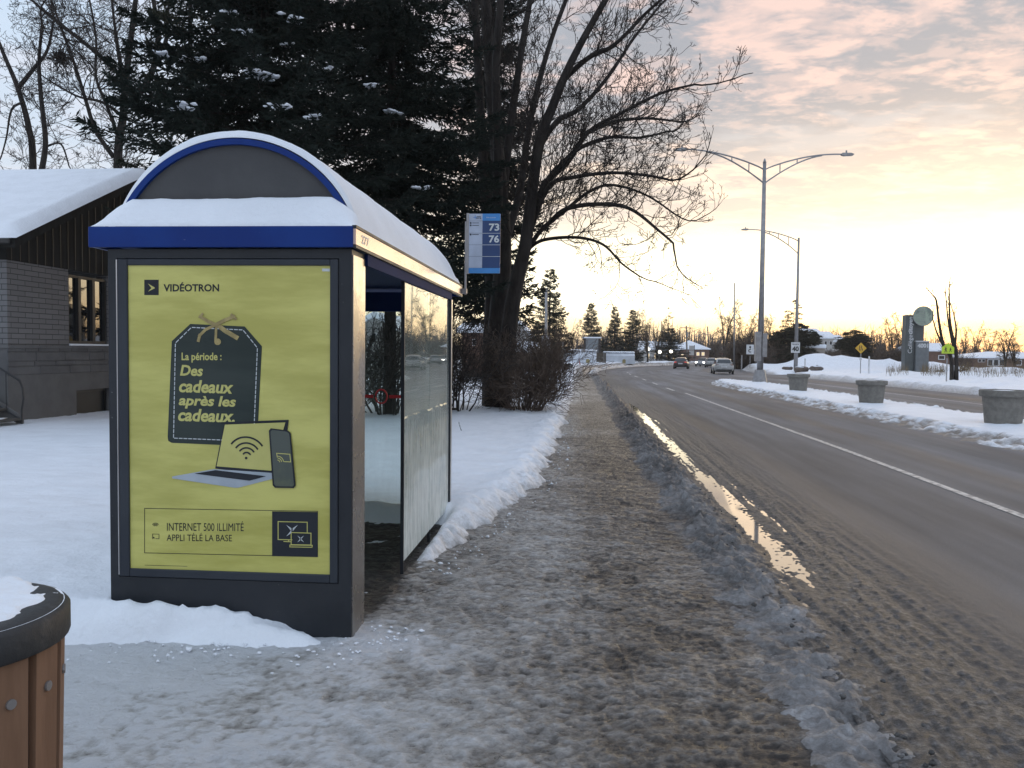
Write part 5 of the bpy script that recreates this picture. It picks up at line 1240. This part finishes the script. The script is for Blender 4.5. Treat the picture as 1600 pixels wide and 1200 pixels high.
# ---------------------------------------------------------------- far houses and the things round them
PALE = pbr('pale_cladding', (.42, .40, .37), (.36, .34, .32), 2, .7, stretch=(.3, .3, 6)); GREYS = pbr('grey_cladding', (.20, .215, .225), (.15, .16, .17), 1.2, .7, stretch=(.2, .2, 9))
BRICKF = pbr('far_brick', (.15, .085, .06), (.11, .065, .05), 4, .85); BEIGE = pbr('beige_render', (.30, .26, .22), (.25, .215, .18), 1, .85); DARKW = pbr('dark_pane', (.02, .02, .022), None, 2, .1)
LITW = emit('lit_window', (1, .72, .38), .45)
def house(name, label, cat, px0, px1, Y, ytop_wall, y_ridge, depth, wall, axis='x', wins=(), lit=False, sink=.6, ext=0.0):
    a = aty(px0, ytop_wall, Y); b = aty(px1, ytop_wall, Y); x0, x1 = a[0], b[0] + ext; ze = (a[2] + b[2]) / 2; zr = aty((px0 + px1) / 2, y_ridge, Y)[2]; zg = gh((x0 + x1) / 2, Y)
    t = thing(name, label, cat, ((x0 + x1) / 2, Y + depth / 2, zg)); m = MB(); m.box((x0, Y, zg - sink), (x1, Y + depth, ze))
    if axis == 'y': m.prism([(x0, ze + .001), (x1, ze + .001), ((x0 + x1) / 2, zr - .1)], 'y', Y + .005, Y + depth - .005)
    m.build('wall', wall, t); o = .35
    m = MB()
    if axis == 'x': m.prism([(Y - o, ze), (Y + depth + o, ze), (Y + depth + o, ze + .22), (Y + depth / 2, zr + .15), (Y - o, ze + .22)], 'x', x0 - o, x1 + o)
    elif axis == 'y':
        xm = (x0 + x1) / 2; m.prism([(x0 - o, ze - .15), (xm, zr - .1), (x1 + o, ze - .15), (x1 + o, ze + .15), (xm, zr + .2), (x0 - o, ze + .15)], 'y', Y - o, Y + depth + o)
    elif axis == 'hip':
        h_ = min(depth, x1 - x0) / 2; vs = [(x0 - o, Y - o, ze), (x1 + o, Y - o, ze), (x1 + o, Y + depth + o, ze), (x0 - o, Y + depth + o, ze)]; vs += [(p[0], p[1], ze + .2) for p in vs] + [(x0 + h_, Y + depth / 2, zr), (x1 - h_, Y + depth / 2, zr)]
        m.add(vs, [(3, 2, 1, 0), (0, 1, 5, 4), (1, 2, 6, 5), (2, 3, 7, 6), (3, 0, 4, 7), (4, 5, 9, 8), (5, 6, 9), (6, 7, 8, 9), (7, 4, 8)])
    else: m.bbox((x0 - .15, Y - .15, ze), (x1 + .15, Y + depth, zr), .1)
    m.build('snowy_roof', SNOW, t)
    for wx0, wx1, wy0, wy1 in wins:
        p, q = aty(wx0, wy0, Y), aty(wx1, wy1, Y); m = MB(); m.box((p[0], Y - .06, q[2]), (q[0], Y - .005, p[2])); f = m.build('window', WHITEP, t)
        m = MB(); w_ = (q[0] - p[0]) * .1; m.box((p[0] + w_, Y - .075, q[2] + w_), (q[0] - w_, Y - .061, p[2] - w_)); m.build('pane', LITW if lit else DARKW, f)
    return t
def far_buildings():
    house('house', 'small house with snowy roof left of the maple trunk', 'house', 722, 768, 52, 520, 503, 7, BRICKF, 'x', ((738, 744, 530, 540),))
    house('house', 'pale gabled house with snowy roof just right of the maple trunk', 'house', 796, 826, 78, 527, 503, 7, PALE, 'y', ((808, 812, 530, 538),))
    house('house', 'pale house with snowy roof seen through the shelter end glass', 'house', 560, 612, 46, 512, 492, 8, PALE, 'y', ((580, 588, 520, 534),))
    house('garage', 'low snow covered garage right of the maple trunk', 'garage', 796, 832, 66, 551, 536, 5, BRICKF, 'x')
    # two white tunnel shaped car shelters
    TENT = pbr('white_tarpaulin', (.60, .62, .66), (.52, .54, .58), 1.5, .6); TW = pbr('yellowed_window', (.30, .24, .10), None, 3, .5); CURT = pbr('brown_curtain', (.30, .20, .15), None, 3, .8)
    for px0, px1, Y, yt, lab, w0, end in ((874, 932, 104, 547, 'larger white tarpaulin car shelter with arched window at the end of the pavement', 918.5, CURT), (943, 992, 122, 550, 'smaller white tarpaulin car shelter in front of the spruces', 975, TENT)):
        a, b = aty(px0, yt, Y), aty(px1, yt, Y); z = gh(a[0], Y); H = a[2] - z; d = 3.2; t = thing('car_shelter', lab, 'car shelter', ((a[0] + b[0]) / 2, Y + d / 2, z), 0, 'tarpaulin car shelters')
        pf = [(Y, z - .3), (Y + d, z - .3), (Y + d, z + H * .62), (Y + d * .85, z + H * .85), (Y + d / 2, z + H), (Y + d * .15, z + H * .85), (Y, z + H * .62)]
        m = MB(); m.prism(pf, 'x', a[0], b[0]); bo = m.build('cover', TENT, t)
        m = MB(); m.prism([(Y + d * .25, z), (Y + d * .75, z), (Y + d * .75, z + H * .62), (Y + d / 2, z + H * .8), (Y + d * .25, z + H * .62)], 'x', b[0] + .002, b[0] + .05); m.build('door_flap', end, t)
        q = aty(w0, 565, Y); m = MB(); m.prism([(q[0] - .24, q[2] - .25), (q[0] + .24, q[2] - .25), (q[0] + .24, q[2] + .15)] + [(q[0] + .24 * math.cos(u), q[2] + .15 + .2 * math.sin(u)) for u in np.linspace(.3, PI - .3, 6)] + [(q[0] - .24, q[2] + .15)], 'y', Y - .03, Y - .004); m.build('window', TW, t)
        m = MB(); xs = np.linspace(a[0], b[0], 14)
        for i in range(13): m.blob(((xs[i] + xs[i + 1]) / 2, Y + d / 2, z + H - .03), ((xs[1] - xs[0]) * .8, d * .42, .16), i + 30, 8, 5, .15)
        m.build('roof_snow', SNOW, t, smooth=True)
    # grey boarded wall of a house rising behind the first car shelter
    t = house('house', 'grey boarded flat topped house behind the white car shelters', 'house', 912, 938, 118, 528.5, 526.5, 6, GREYS, 'flat')
    p, q = aty(912, 529, 118), aty(938, 556, 118); m = MB(); m.box((p[0] - .05, 117.9, q[2]), (p[0] + .3, 117.99, p[2])); t2 = m.build('corner_board', DARKW, t); m = MB(); m.box((q[0] - .3, 117.9, q[2]), (q[0] + .05, 117.99, p[2])); m.build('corner_board', DARKW, t)
    # brown fence
    p, q = aty(929, 551, 112), aty(947, 570, 112); z = gh(p[0], 112); t = thing('wooden_fence', 'short dark brown board fence between the two car shelters', 'fence', (p[0], 112, z)); m = MB(); n = 9
    for i in range(n): x = p[0] + (q[0] - p[0]) * i / n; m.box((x, 112, z - .2), (x + (q[0] - p[0]) / n * .9, 112.04, p[2] - .05 * (i % 2)))
    m.build('boards', pbr('brown_boards', (.07, .055, .04), None, 4, .85), t)
    # houses round the bend
    house('house', 'white house with lit windows behind the dark spruces on the bend', 'house', 1003, 1060, 174, 547, 534, 8, PALE, 'x', ((1010, 1015, 552, 561), (1022, 1027, 552, 561), (1040, 1046, 552, 562), (1050, 1055, 552, 562)), True)
    house('shop_building', 'brick shop building with lit windows and wide snowy hipped roof', 'building', 1056, 1108, 186, 546, 531, 12, BRICKF, 'hip', ((1064, 1068, 553, 562), (1088, 1093, 550, 556), (1096, 1101, 550, 556)), True)
    house('building', 'low beige building with rounded snow cap beside the dark hedge', 'building', 1258, 1289, 108, 544, 538, 6, BEIGE, 'flat')
    for i, (a, b, y0, y1, lab) in enumerate(((1262, 1284, 524, 513, 'leftmost and tallest of the pale terrace roofs'), (1284, 1304, 529, 518, 'middle house of the pale terrace on the right'), (1304, 1320, 534, 524, 'lowest right hand house of the pale terrace'))):
        house('terrace_house', lab, 'house', a, b, 150 + i * .3, y0, y1, 9, PALE, 'x', ((a + 4, a + 8, y0 + 4, y0 + 10), (b - 8, b - 4, y0 + 4, y0 + 10)))
    house('building', 'dark low building with snowy roof right behind the college pylon', 'building', 1440, 1484, 112, 549, 537, 8, BRICKF, 'x', ((1466, 1476, 555, 562),))
    house('bungalow', 'brick bungalow with row of white windows at the right edge', 'house', 1515, 1600, 118, 560, 549, 9, BRICKF, 'hip', ((1528, 1533, 561, 566), (1534, 1539, 561, 566), (1543, 1551, 561.5, 572), (1552, 1560, 561.5, 572), (1561, 1569, 561.5, 572), (1586, 1596, 562, 571)), ext=6)
far_buildings()
def far_furniture():
    RED = pbr('red_marker', (.45, .03, .03), None, 4, .5)
    def pole(name, label, px, Y, ytop, r, mat, cat, extra=None, foot=None):
        f = aty(px, 560, Y); z = gh(f[0], Y); tp = aty(px if foot is None else foot, ytop, Y); t = thing(name, label, cat, (f[0], Y, z)); m = MB(); m.tube([(f[0], Y, z - .1), (tp[0], Y, tp[2])], [r, r * .65], 8); m.build('pole', mat, t, smooth=True)
        if extra: extra(t, f[0], z, tp)
        return t
    def box(t, x, z, tp):
        m = MB(); p, q = aty(846, 525, 58), aty(860, 549, 58); m.bbox((p[0], 57.7, q[2]), (q[0], 57.95, p[2]), .03); m.build('cabinet', GALV, t)
    pole('utility_pole', 'grey pole with a metal cabinet right of the brushy bush', 853.5, 58, 450, .13, GALV, 'utility pole', box)
    pole('marker_post', 'pale post standing in the snow left of the larger car shelter', 879.5, 62, 534, .05, PALE, 'marker post')
    pole('snow_marker', 'red snow stake leaning at the end of the pavement', 907, 84, 560, .05, RED, 'snow stake', None, 904.5)
    def plate(t, x, z, tp): m = MB(); m.box((x - .2, 83.9, tp[2] - .35), (x + .2, 83.95, tp[2])); m.build('sign_panel', GALV, t)
    pole('street_sign', 'small grey plate on a thin post before the larger car shelter', 911, 84, 545, .025, GALV, 'road sign', plate)
    GL = emit('lamp_globe', (1, .93, .78), 3.0)
    for px, py, lab in ((1013, 545, 'largest lit globe lamp beside the bare tree on the bend'), (1031, 550, 'middle lit globe lamp before the white house'), (1048.5, 549, 'right hand lit globe lamp before the white house')):
        c = aty(px, py, 158); z = gh(c[0], 158); t = thing('globe_lamp', lab, 'lamp', (c[0], 158, z), 0, 'lit globe lamps'); m = MB(); m.tube([(c[0], 158, z - .1), (c[0], 158, c[2] - .2)], .07, 6); m.build('pole', BLACKP, t)
        m = MB(); r = .32; m.lathe([(r * math.sin(u) + .001, -r * math.cos(u)) for u in np.linspace(0, PI, 9)], 12, c); m.build('globe', GL, t, smooth=True)
    def cross(t, x, z, tp): m = MB(); m.box((tp[0] - 1.1, 174, tp[2] - .5), (tp[0] + 1.1, 174.1, tp[2] - .35)); m.build('crossarm', WOODPOLE, t); m = MB(); m.tube([(tp[0] + .3, 174, tp[2] - 2.3), (tp[0] + .3, 174, tp[2] - 1.3)], .2, 10); m.build('transformer', GALV, t)
    pole('utility_pole', 'wooden utility pole with transformer above the dark car', 1074, 174, 509, .19, WOODPOLE, 'utility pole', cross, 1072)
    def arm(t, x, z, tp):
        p = aty(1107, 524, 215); q = aty(1086, 526, 215); m = MB(); m.tube([p, aty(1100, 521, 215), aty(1094, 524, 215), q], .09, 5); m.build('arm', GALV, t)
    pole('utility_pole', 'leaning utility pole with a long curved lamp arm above the headlights', 1109, 215, 510, .22, WOODPOLE, 'utility pole', arm, 1105.5)
    pole('utility_pole', 'thin wooden pole in front of the thinly topped spruce', 1034, 160, 502, .15, WOODPOLE, 'utility pole')
    pole('lamp_pole', 'very tall thin pole at the edge of the bare thicket', 1147.5, 108, 442, .12, GALV, 'pole')
    def board(label, px, Y, y0, y1, hw, bands):
        c = aty(px, y0, Y); d = aty(px, y1, Y); z = gh(c[0], Y); t = thing('sign_board', label, 'sign', (c[0], Y, z)); m = MB(); m.box((c[0] + hw - .06, Y, z - .1), (c[0] + hw + .06, Y + .1, c[2] + .1)); m.build('post', BLACKP, t)
        for k, (u, v, mt) in enumerate(bands): m = MB(); m.bbox((c[0] - hw, Y - .1, c[2] + (d[2] - c[2]) * v), (c[0] + hw - .07, Y + .05, c[2] + (d[2] - c[2]) * u), .02); m.build('sign_panel', mt, t)
    board('cream two panel sign board left of the headlights', 1081, 176, 540, 555, .55, ((0, .45, PALE), (.5, 1, PALE)))
    board('white and red sign board beside the bare thicket', 1126, 200, 543, 555, .58, ((0, .62, SIGNW), (.68, 1, RED)))
    f = aty(1085, 559, 172); z = gh(f[0], 172); t = thing('street_sign', 'small dark oval sign in the snow left of the headlights', 'road sign', (f[0], 172, z)); m = MB(); m.tube([(f[0], 172, z - .1), (f[0], 172, f[2])], .03, 5); m.build('post', BLACKP, t); m = MB(); m.prism([(f[0] + .33 * math.cos(u), f[2] + .16 * math.sin(u)) for u in np.linspace(0, 6, 14)], 'y', 171.9, 171.95); m.build('sign_panel', BLACKP, t)
    ROCK = pbr('brown_rock', (.16, .12, .10), (.09, .07, .06), 3, .9, bump=.6)
    for px, py, Y, rx, lab in ((1251, 579, 80, .75, 'brown boulder in the snow right of the far lamp foot'), (1276, 577, 84, .65, 'pink brown boulder left of the tall snowbank'), (1468, 584, 66, .35, 'reddish stone in the snow beside the pylon'), (1231, 575, 84, .5, 'grey stone half buried left of the far lamp foot')):
        p = gp(px, py, .1); x = aty(px, py, Y)[0]; z = gh(x, Y); t = thing('boulder', lab, 'rock', (x, Y, z)); m = MB(); m.blob((x, Y, z + rx * .25), (rx, rx * .7, rx * .5), px, 12, 8, .3); m.build('stone', ROCK, t, smooth=True); m = MB(); m.blob((x, Y, z + rx * .68), (rx * .6, rx * .45, rx * .12), px + 1, 10, 5, .3); m.build('snow_cap', SNOW, t, smooth=True)
far_furniture()

# ---------------------------------------------------------------- far trees
def far_trees():
    def spot(px, Y): p = aty(px, 560, Y); return np.array([p[0], Y, gh(p[0], Y) - .05])
    hgt = lambda px, Y, yt: aty(px, yt, Y)[2] - spot(px, Y)[2]
    G1 = 'dark spruces along the far pavement'; proto = None
    for i, (px, Y, yt, wpx, lab) in enumerate(((858, 66, 418, 74, 'big dark spruce with slim tip left of the car shelters'), (923, 130, 472, 46, 'broad spruce behind the grey boarded house'), (960, 132, 478, 36, 'slim pointed spruce, left one of the pair right of the grey house'), (988, 134, 483, 46, 'broad based pointed spruce, right one of the pair right of the grey house'), (1046, 160, 512, 58, 'dark bushy spruce in front of the white house'), (838, 72, 500, 34, 'small dark spruce just right of the maple trunk'))):
        b = spot(px, Y); H = hgt(px, Y, yt); Rb = wpx / 2 / F_PX * Y * 1.12
        if proto is None:
            proto = thing('spruce_tree', lab, 'tree', b, 0, G1); spruce(proto, 10.0, 2.3, 51, .25, .36, 9, .2, .028, .42, NEEDLE_B, True, None, .22, .16, None, 4, .22, True); proto.scale = (Rb / 2.3, Rb / 2.3, H / 10)
        else: copy_tree(proto, None, b, i * 1.3, (Rb / 2.3, Rb / 2.3, H / 10), lab)
    b = spot(1044, 162); t = thing('spruce_tree', 'thinly branched spruce top above the white house', 'tree', b); spruce(t, hgt(1044, 162, 480), 2.4, 53, .4, .6, 5, .25, .03, .35, NEEDLE_B, False, b, .2, .16, lambda f: .6 if f < .5 else .4, 4, .22)
    # evergreen mass on the right
    proto = None; G2 = 'round evergreens on the far side'
    for i, (px, Y, yt, wpx, lab) in enumerate(((1226, 106, 514, 44, 'dark round evergreen immediately right of the tall lamp pole'), (1246, 108, 504, 44, 'tallest round evergreen behind the speed limit sign'), (1264, 112, 514, 30, 'narrow evergreen left of the low beige building'), (1334, 125, 515, 44, 'lone rounded evergreen behind the yellow diamond sign'), (1322, 128, 527, 26, 'small evergreen between the terrace and the lone rounded evergreen'))):
        b = spot(px, Y); H = hgt(px, Y, yt); Rb = wpx / 2 / F_PX * Y * 1.1
        if proto is None:
            proto = thing('evergreen_tree', lab, 'tree', b, 0, G2); spruce(proto, 6.0, 2.0, 61, .1, .26, 12, .16, .03, .40, CEDAR, True, None, -.25, .16, None, 4, .22); proto.scale = (Rb / 2, Rb / 2, H / 6)
            # round the outline
            for ch in proto.children:
                for v in ch.data.vertices:
                    f = max(0, min(1, v.co.z / 6)); k = math.sqrt(max(.02, 1 - f ** 2.4)) / max(.18, (1 - f) ** .8); v.co.x *= min(k, 2.2); v.co.y *= min(k, 2.2)
        else: copy_tree(proto, None, b, i * 1.7, (Rb / 2, Rb / 2, H / 6), lab)
    b = spot(1239, 128); t = thing('pine_tree', 'airy golden lit pine rising above the evergreens behind the far lamp', 'tree', b); spruce(t, hgt(1239, 128, 466), 2.4, 63, 3.2, .8, 6, .2, .03, .4, CEDAR, False, b, -.15, .14, lambda f: .6, 4, .25)
    # bare trees: three prototypes grown once and copied
    def proto_tree(seed, lean, warm):
        t = bpy.data.objects.new('bare_tree', None); COL.objects.link(t); T = Bare(seed, .016, .08, .2, 1.0, (6, 4, 3)); g = rng(seed)
        for i in range(3):
            a = g.uniform(0, 6.28); tip = np.array([math.cos(a) * 1.6 + lean, math.sin(a) * 1.4, 9.0 * g.uniform(.8, 1)])
            Q, r = T.limb([(0, 0, -.2), (tip[0] * .1, tip[1] * .1, 2.2), (tip[0] * .45 + g.normal(0, .2), tip[1] * .4, 5.4), tuple(tip)], .19, .03, 3); T.clothe(Q, r, .22, .42, 2.4, 2, (25, 60))
        T.build(t, BARK, TWIG_W if warm else TWIG, local=True); return t
    P = [proto_tree(71, -.4, True), proto_tree(72, .3, True), proto_tree(73, 0, False)]; used = [False] * 3
    G3 = 'bare trees along the horizon'
    L_ = ((893, 150, 500, 2, 'bare tree between the big slim tipped spruce and the broad spruce'), (944, 150, 498, 1, 'bare tree between the broad spruce and the slim pointed spruce'), (1012, 142, 486, 0, 'bare spreading tree by the largest globe lamp'), (1026, 160, 500, 1, 'faint golden bare tree behind the globe lamps'),
          (1131, 186, 468, 0, 'tall leaning bare tree at the left end of the thicket'), (1151, 113, 498, 1, 'bare tree in the thicket just right of the tall leaning one'), (1164, 130, 490, 1, 'bare tree of the thicket above the white pictogram sign'), (1178, 122, 496, 0, 'bare tree of the thicket left of the tall lamp pole'), (1199, 128, 498, 1, 'bare tree of the thicket right of the tall lamp pole'), (1212, 134, 492, 2, 'bare tree at the right end of the thicket'),
          (1360, 140, 522, 2, 'low bare tree right of the yellow diamond sign'), (1378, 132, 520, 1, 'bare tree halfway from yellow diamond to pylon'), (1396, 124, 500, 0, 'tall bare tree close left of the pylon'), (1408, 120, 488, 2, 'dark bare tree touching the left side of the pylon'),
          (1508, 150, 512, 2, 'rounded bare tree left of the right hand bungalow'), (1524, 146, 507, 1, 'rounded bare tree above the right hand bungalow roof'), (1545, 150, 514, 2, 'lower bare tree above the middle of the right hand bungalow'), (1571, 96, 512, 1, 'slim bare tree before the right hand bungalow'), (1587, 94, 518, 0, 'slim bare tree at the right edge before the bungalow'))
    for i, (px, Y, yt, k, lab) in enumerate(L_):
        b = spot(px, Y); H = hgt(px, Y, yt); o = P[k]; sc = (H / 9.6 * (1 if H > 6 else 1.35),) * 2 + (H / 9.6,)
        if not used[k]: used[k] = True; o.location = [float(v) for v in b]; o.scale = sc; tag(o, lab, 'tree', G3)
        else: copy_tree(o, None, b, i * 2.1, sc, lab)
    # the multi stemmed tree by the school sign
    Y = 53.0; k = Y / F_PX; b = spot(1490, Y); t = thing('bare_tree', 'multi stemmed pollarded bare tree behind the lime school sign', 'tree', b); T = Bare(81, .012, .1, .14, 1, (8, 5, 3))
    for pts, r0, r1 in (([(1487, 602), (1486, 560), (1474, 538), (1467, 502), (1463, 470), (1458, 462)], 3.6, .9), ([(1494, 602), (1494, 552), (1488, 524), (1484, 496), (1483, 450)], 3.6, .9), ([(1476, 545), (1464, 520), (1458, 500)], 1.8, .7), ([(1490, 545), (1482, 505), (1478, 464)], 1.8, .7), ([(1492, 540), (1494, 515), (1490, 490)], 2, .8)):
        Q, r = T.limb([aty(x, y, Y) for x, y in pts], r0 * k, r1 * k, 1); T.clothe(Q, r, .35, .6, .9, 1, (30, 60))
    T.build(t)
    # brown scrub in front of the thicket and elsewhere
    for px, Y, h, rr, lab in ((1112, 190, 4.0, 3.0, 'brown leafless scrub left of the nearest hatchback'), (1160, 111, 3.4, 2.0, 'tall brown leafless scrub behind the nearest hatchback'), (1176, 110, 3.6, 3.0, 'brown leafless scrub behind the white pictogram sign'), (1203, 106, 3.2, 2.6, 'brown leafless scrub right of the tall lamp pole'), (1300, 118, 2.2, 3.0, 'low brown scrub under the pale terrace'), (1362, 128, 2.6, 3.2, 'grey brown scrub behind the tall snowbank'), (1392, 118, 2.6, 3.0, 'grey brown scrub left of the pylon foot'), (1505, 66, 1.4, 1.0, 'small thin shrub right of the multi stemmed tree'), (1094, 190, 3.0, 3.5, 'dark scrub under the leaning utility pole')):
        p = aty(px, 560, Y); bush('bush', lab, (p[0], Y), h, rr, 70 if Y > 100 else 20, px, 2, BRUSH if px not in (1094,) else TWIG, spread=.55, min_r=.018 if Y > 100 else .009, r0=.03, group='leafless scrub on the far side' if px > 1100 else None)
    # dry grass poking through the snow
    g = rng(91); m = MB()
    for px0, px1, Y0, Y1, n in ((1500, 1610, 58, 74, 700), (1440, 1480, 58, 66, 220), (1385, 1420, 60, 68, 120), (1000, 1090, 128, 140, 100)):
        for _ in range(n):
            Y = g.uniform(Y0, Y1); x = aty(g.uniform(px0, px1), 560, Y)[0]; z = gh(x, Y); h = g.uniform(.25, .75); m.tube([(x, Y, z - .05), (x + g.normal(0, .10), Y + g.normal(0, .1), z + h)], [.010, .006], 3, cap=False)
    o = m.build('dry_grass', pbr('dry_grass', (.20, .145, .08), (.13, .09, .05), 2, .9)); tag(o, 'dry tawny grass stalks standing out of the far snow', 'grass', kind='stuff')
    # far wood that closes the horizon
    m = MB(); g = rng(95)
    for i in range(5200):
        a = math.radians(g.uniform(-42, 48)); d = g.uniform(210, 330); x, y = d * math.sin(a), d * math.cos(a); z = float(gz(y)) - .3; h = g.uniform(4.0, 8.0) * (1 + .35 * math.sin(a * 9) + .2 * math.sin(a * 23))
        q = (x + g.normal(0, .7), y, z + h); m.tube([(x, y, z), ((x + q[0]) / 2 + g.normal(0, .3), y, z + h * .5), q], [.16, .11, .03], 3, cap=False)
        for _ in range(4):
            t = g.uniform(.25, .95); p = (x + (q[0] - x) * t, y, z + h * t); m.tube([p, (p[0] + g.normal(0, 1.1), y + g.normal(0, .6), p[2] + g.uniform(.5, 2.0))], [.06, .02], 3, cap=False)
    o = m.build('far_wood', pbr('far_wood_bark', (.085, .065, .06), (.06, .048, .046), .05, .9)); tag(o, 'bare grey wood along the horizon', 'wood', kind='stuff')
far_trees()

# ---------------------------------------------------------------- the cold evening air
def air():
    m = bpy.data.materials.new('evening_haze'); m.use_nodes = True; t = m.node_tree; t.nodes.clear()
    v = N(t, 'ShaderNodeVolumePrincipled'); v.inputs['Color'].default_value = (.95, .93, .90, 1); v.inputs['Density'].default_value = .0004; v.inputs['Anisotropy'].default_value = .35
    o = N(t, 'ShaderNodeOutputMaterial'); L(t, v.outputs[0], o.inputs['Volume'])
    b = MB(); b.box((-960, -90, -3.0), (960, 1010, 24)); h = b.build('haze', m); tag(h, 'thin evening haze over the street', 'haze', kind='stuff')
air()
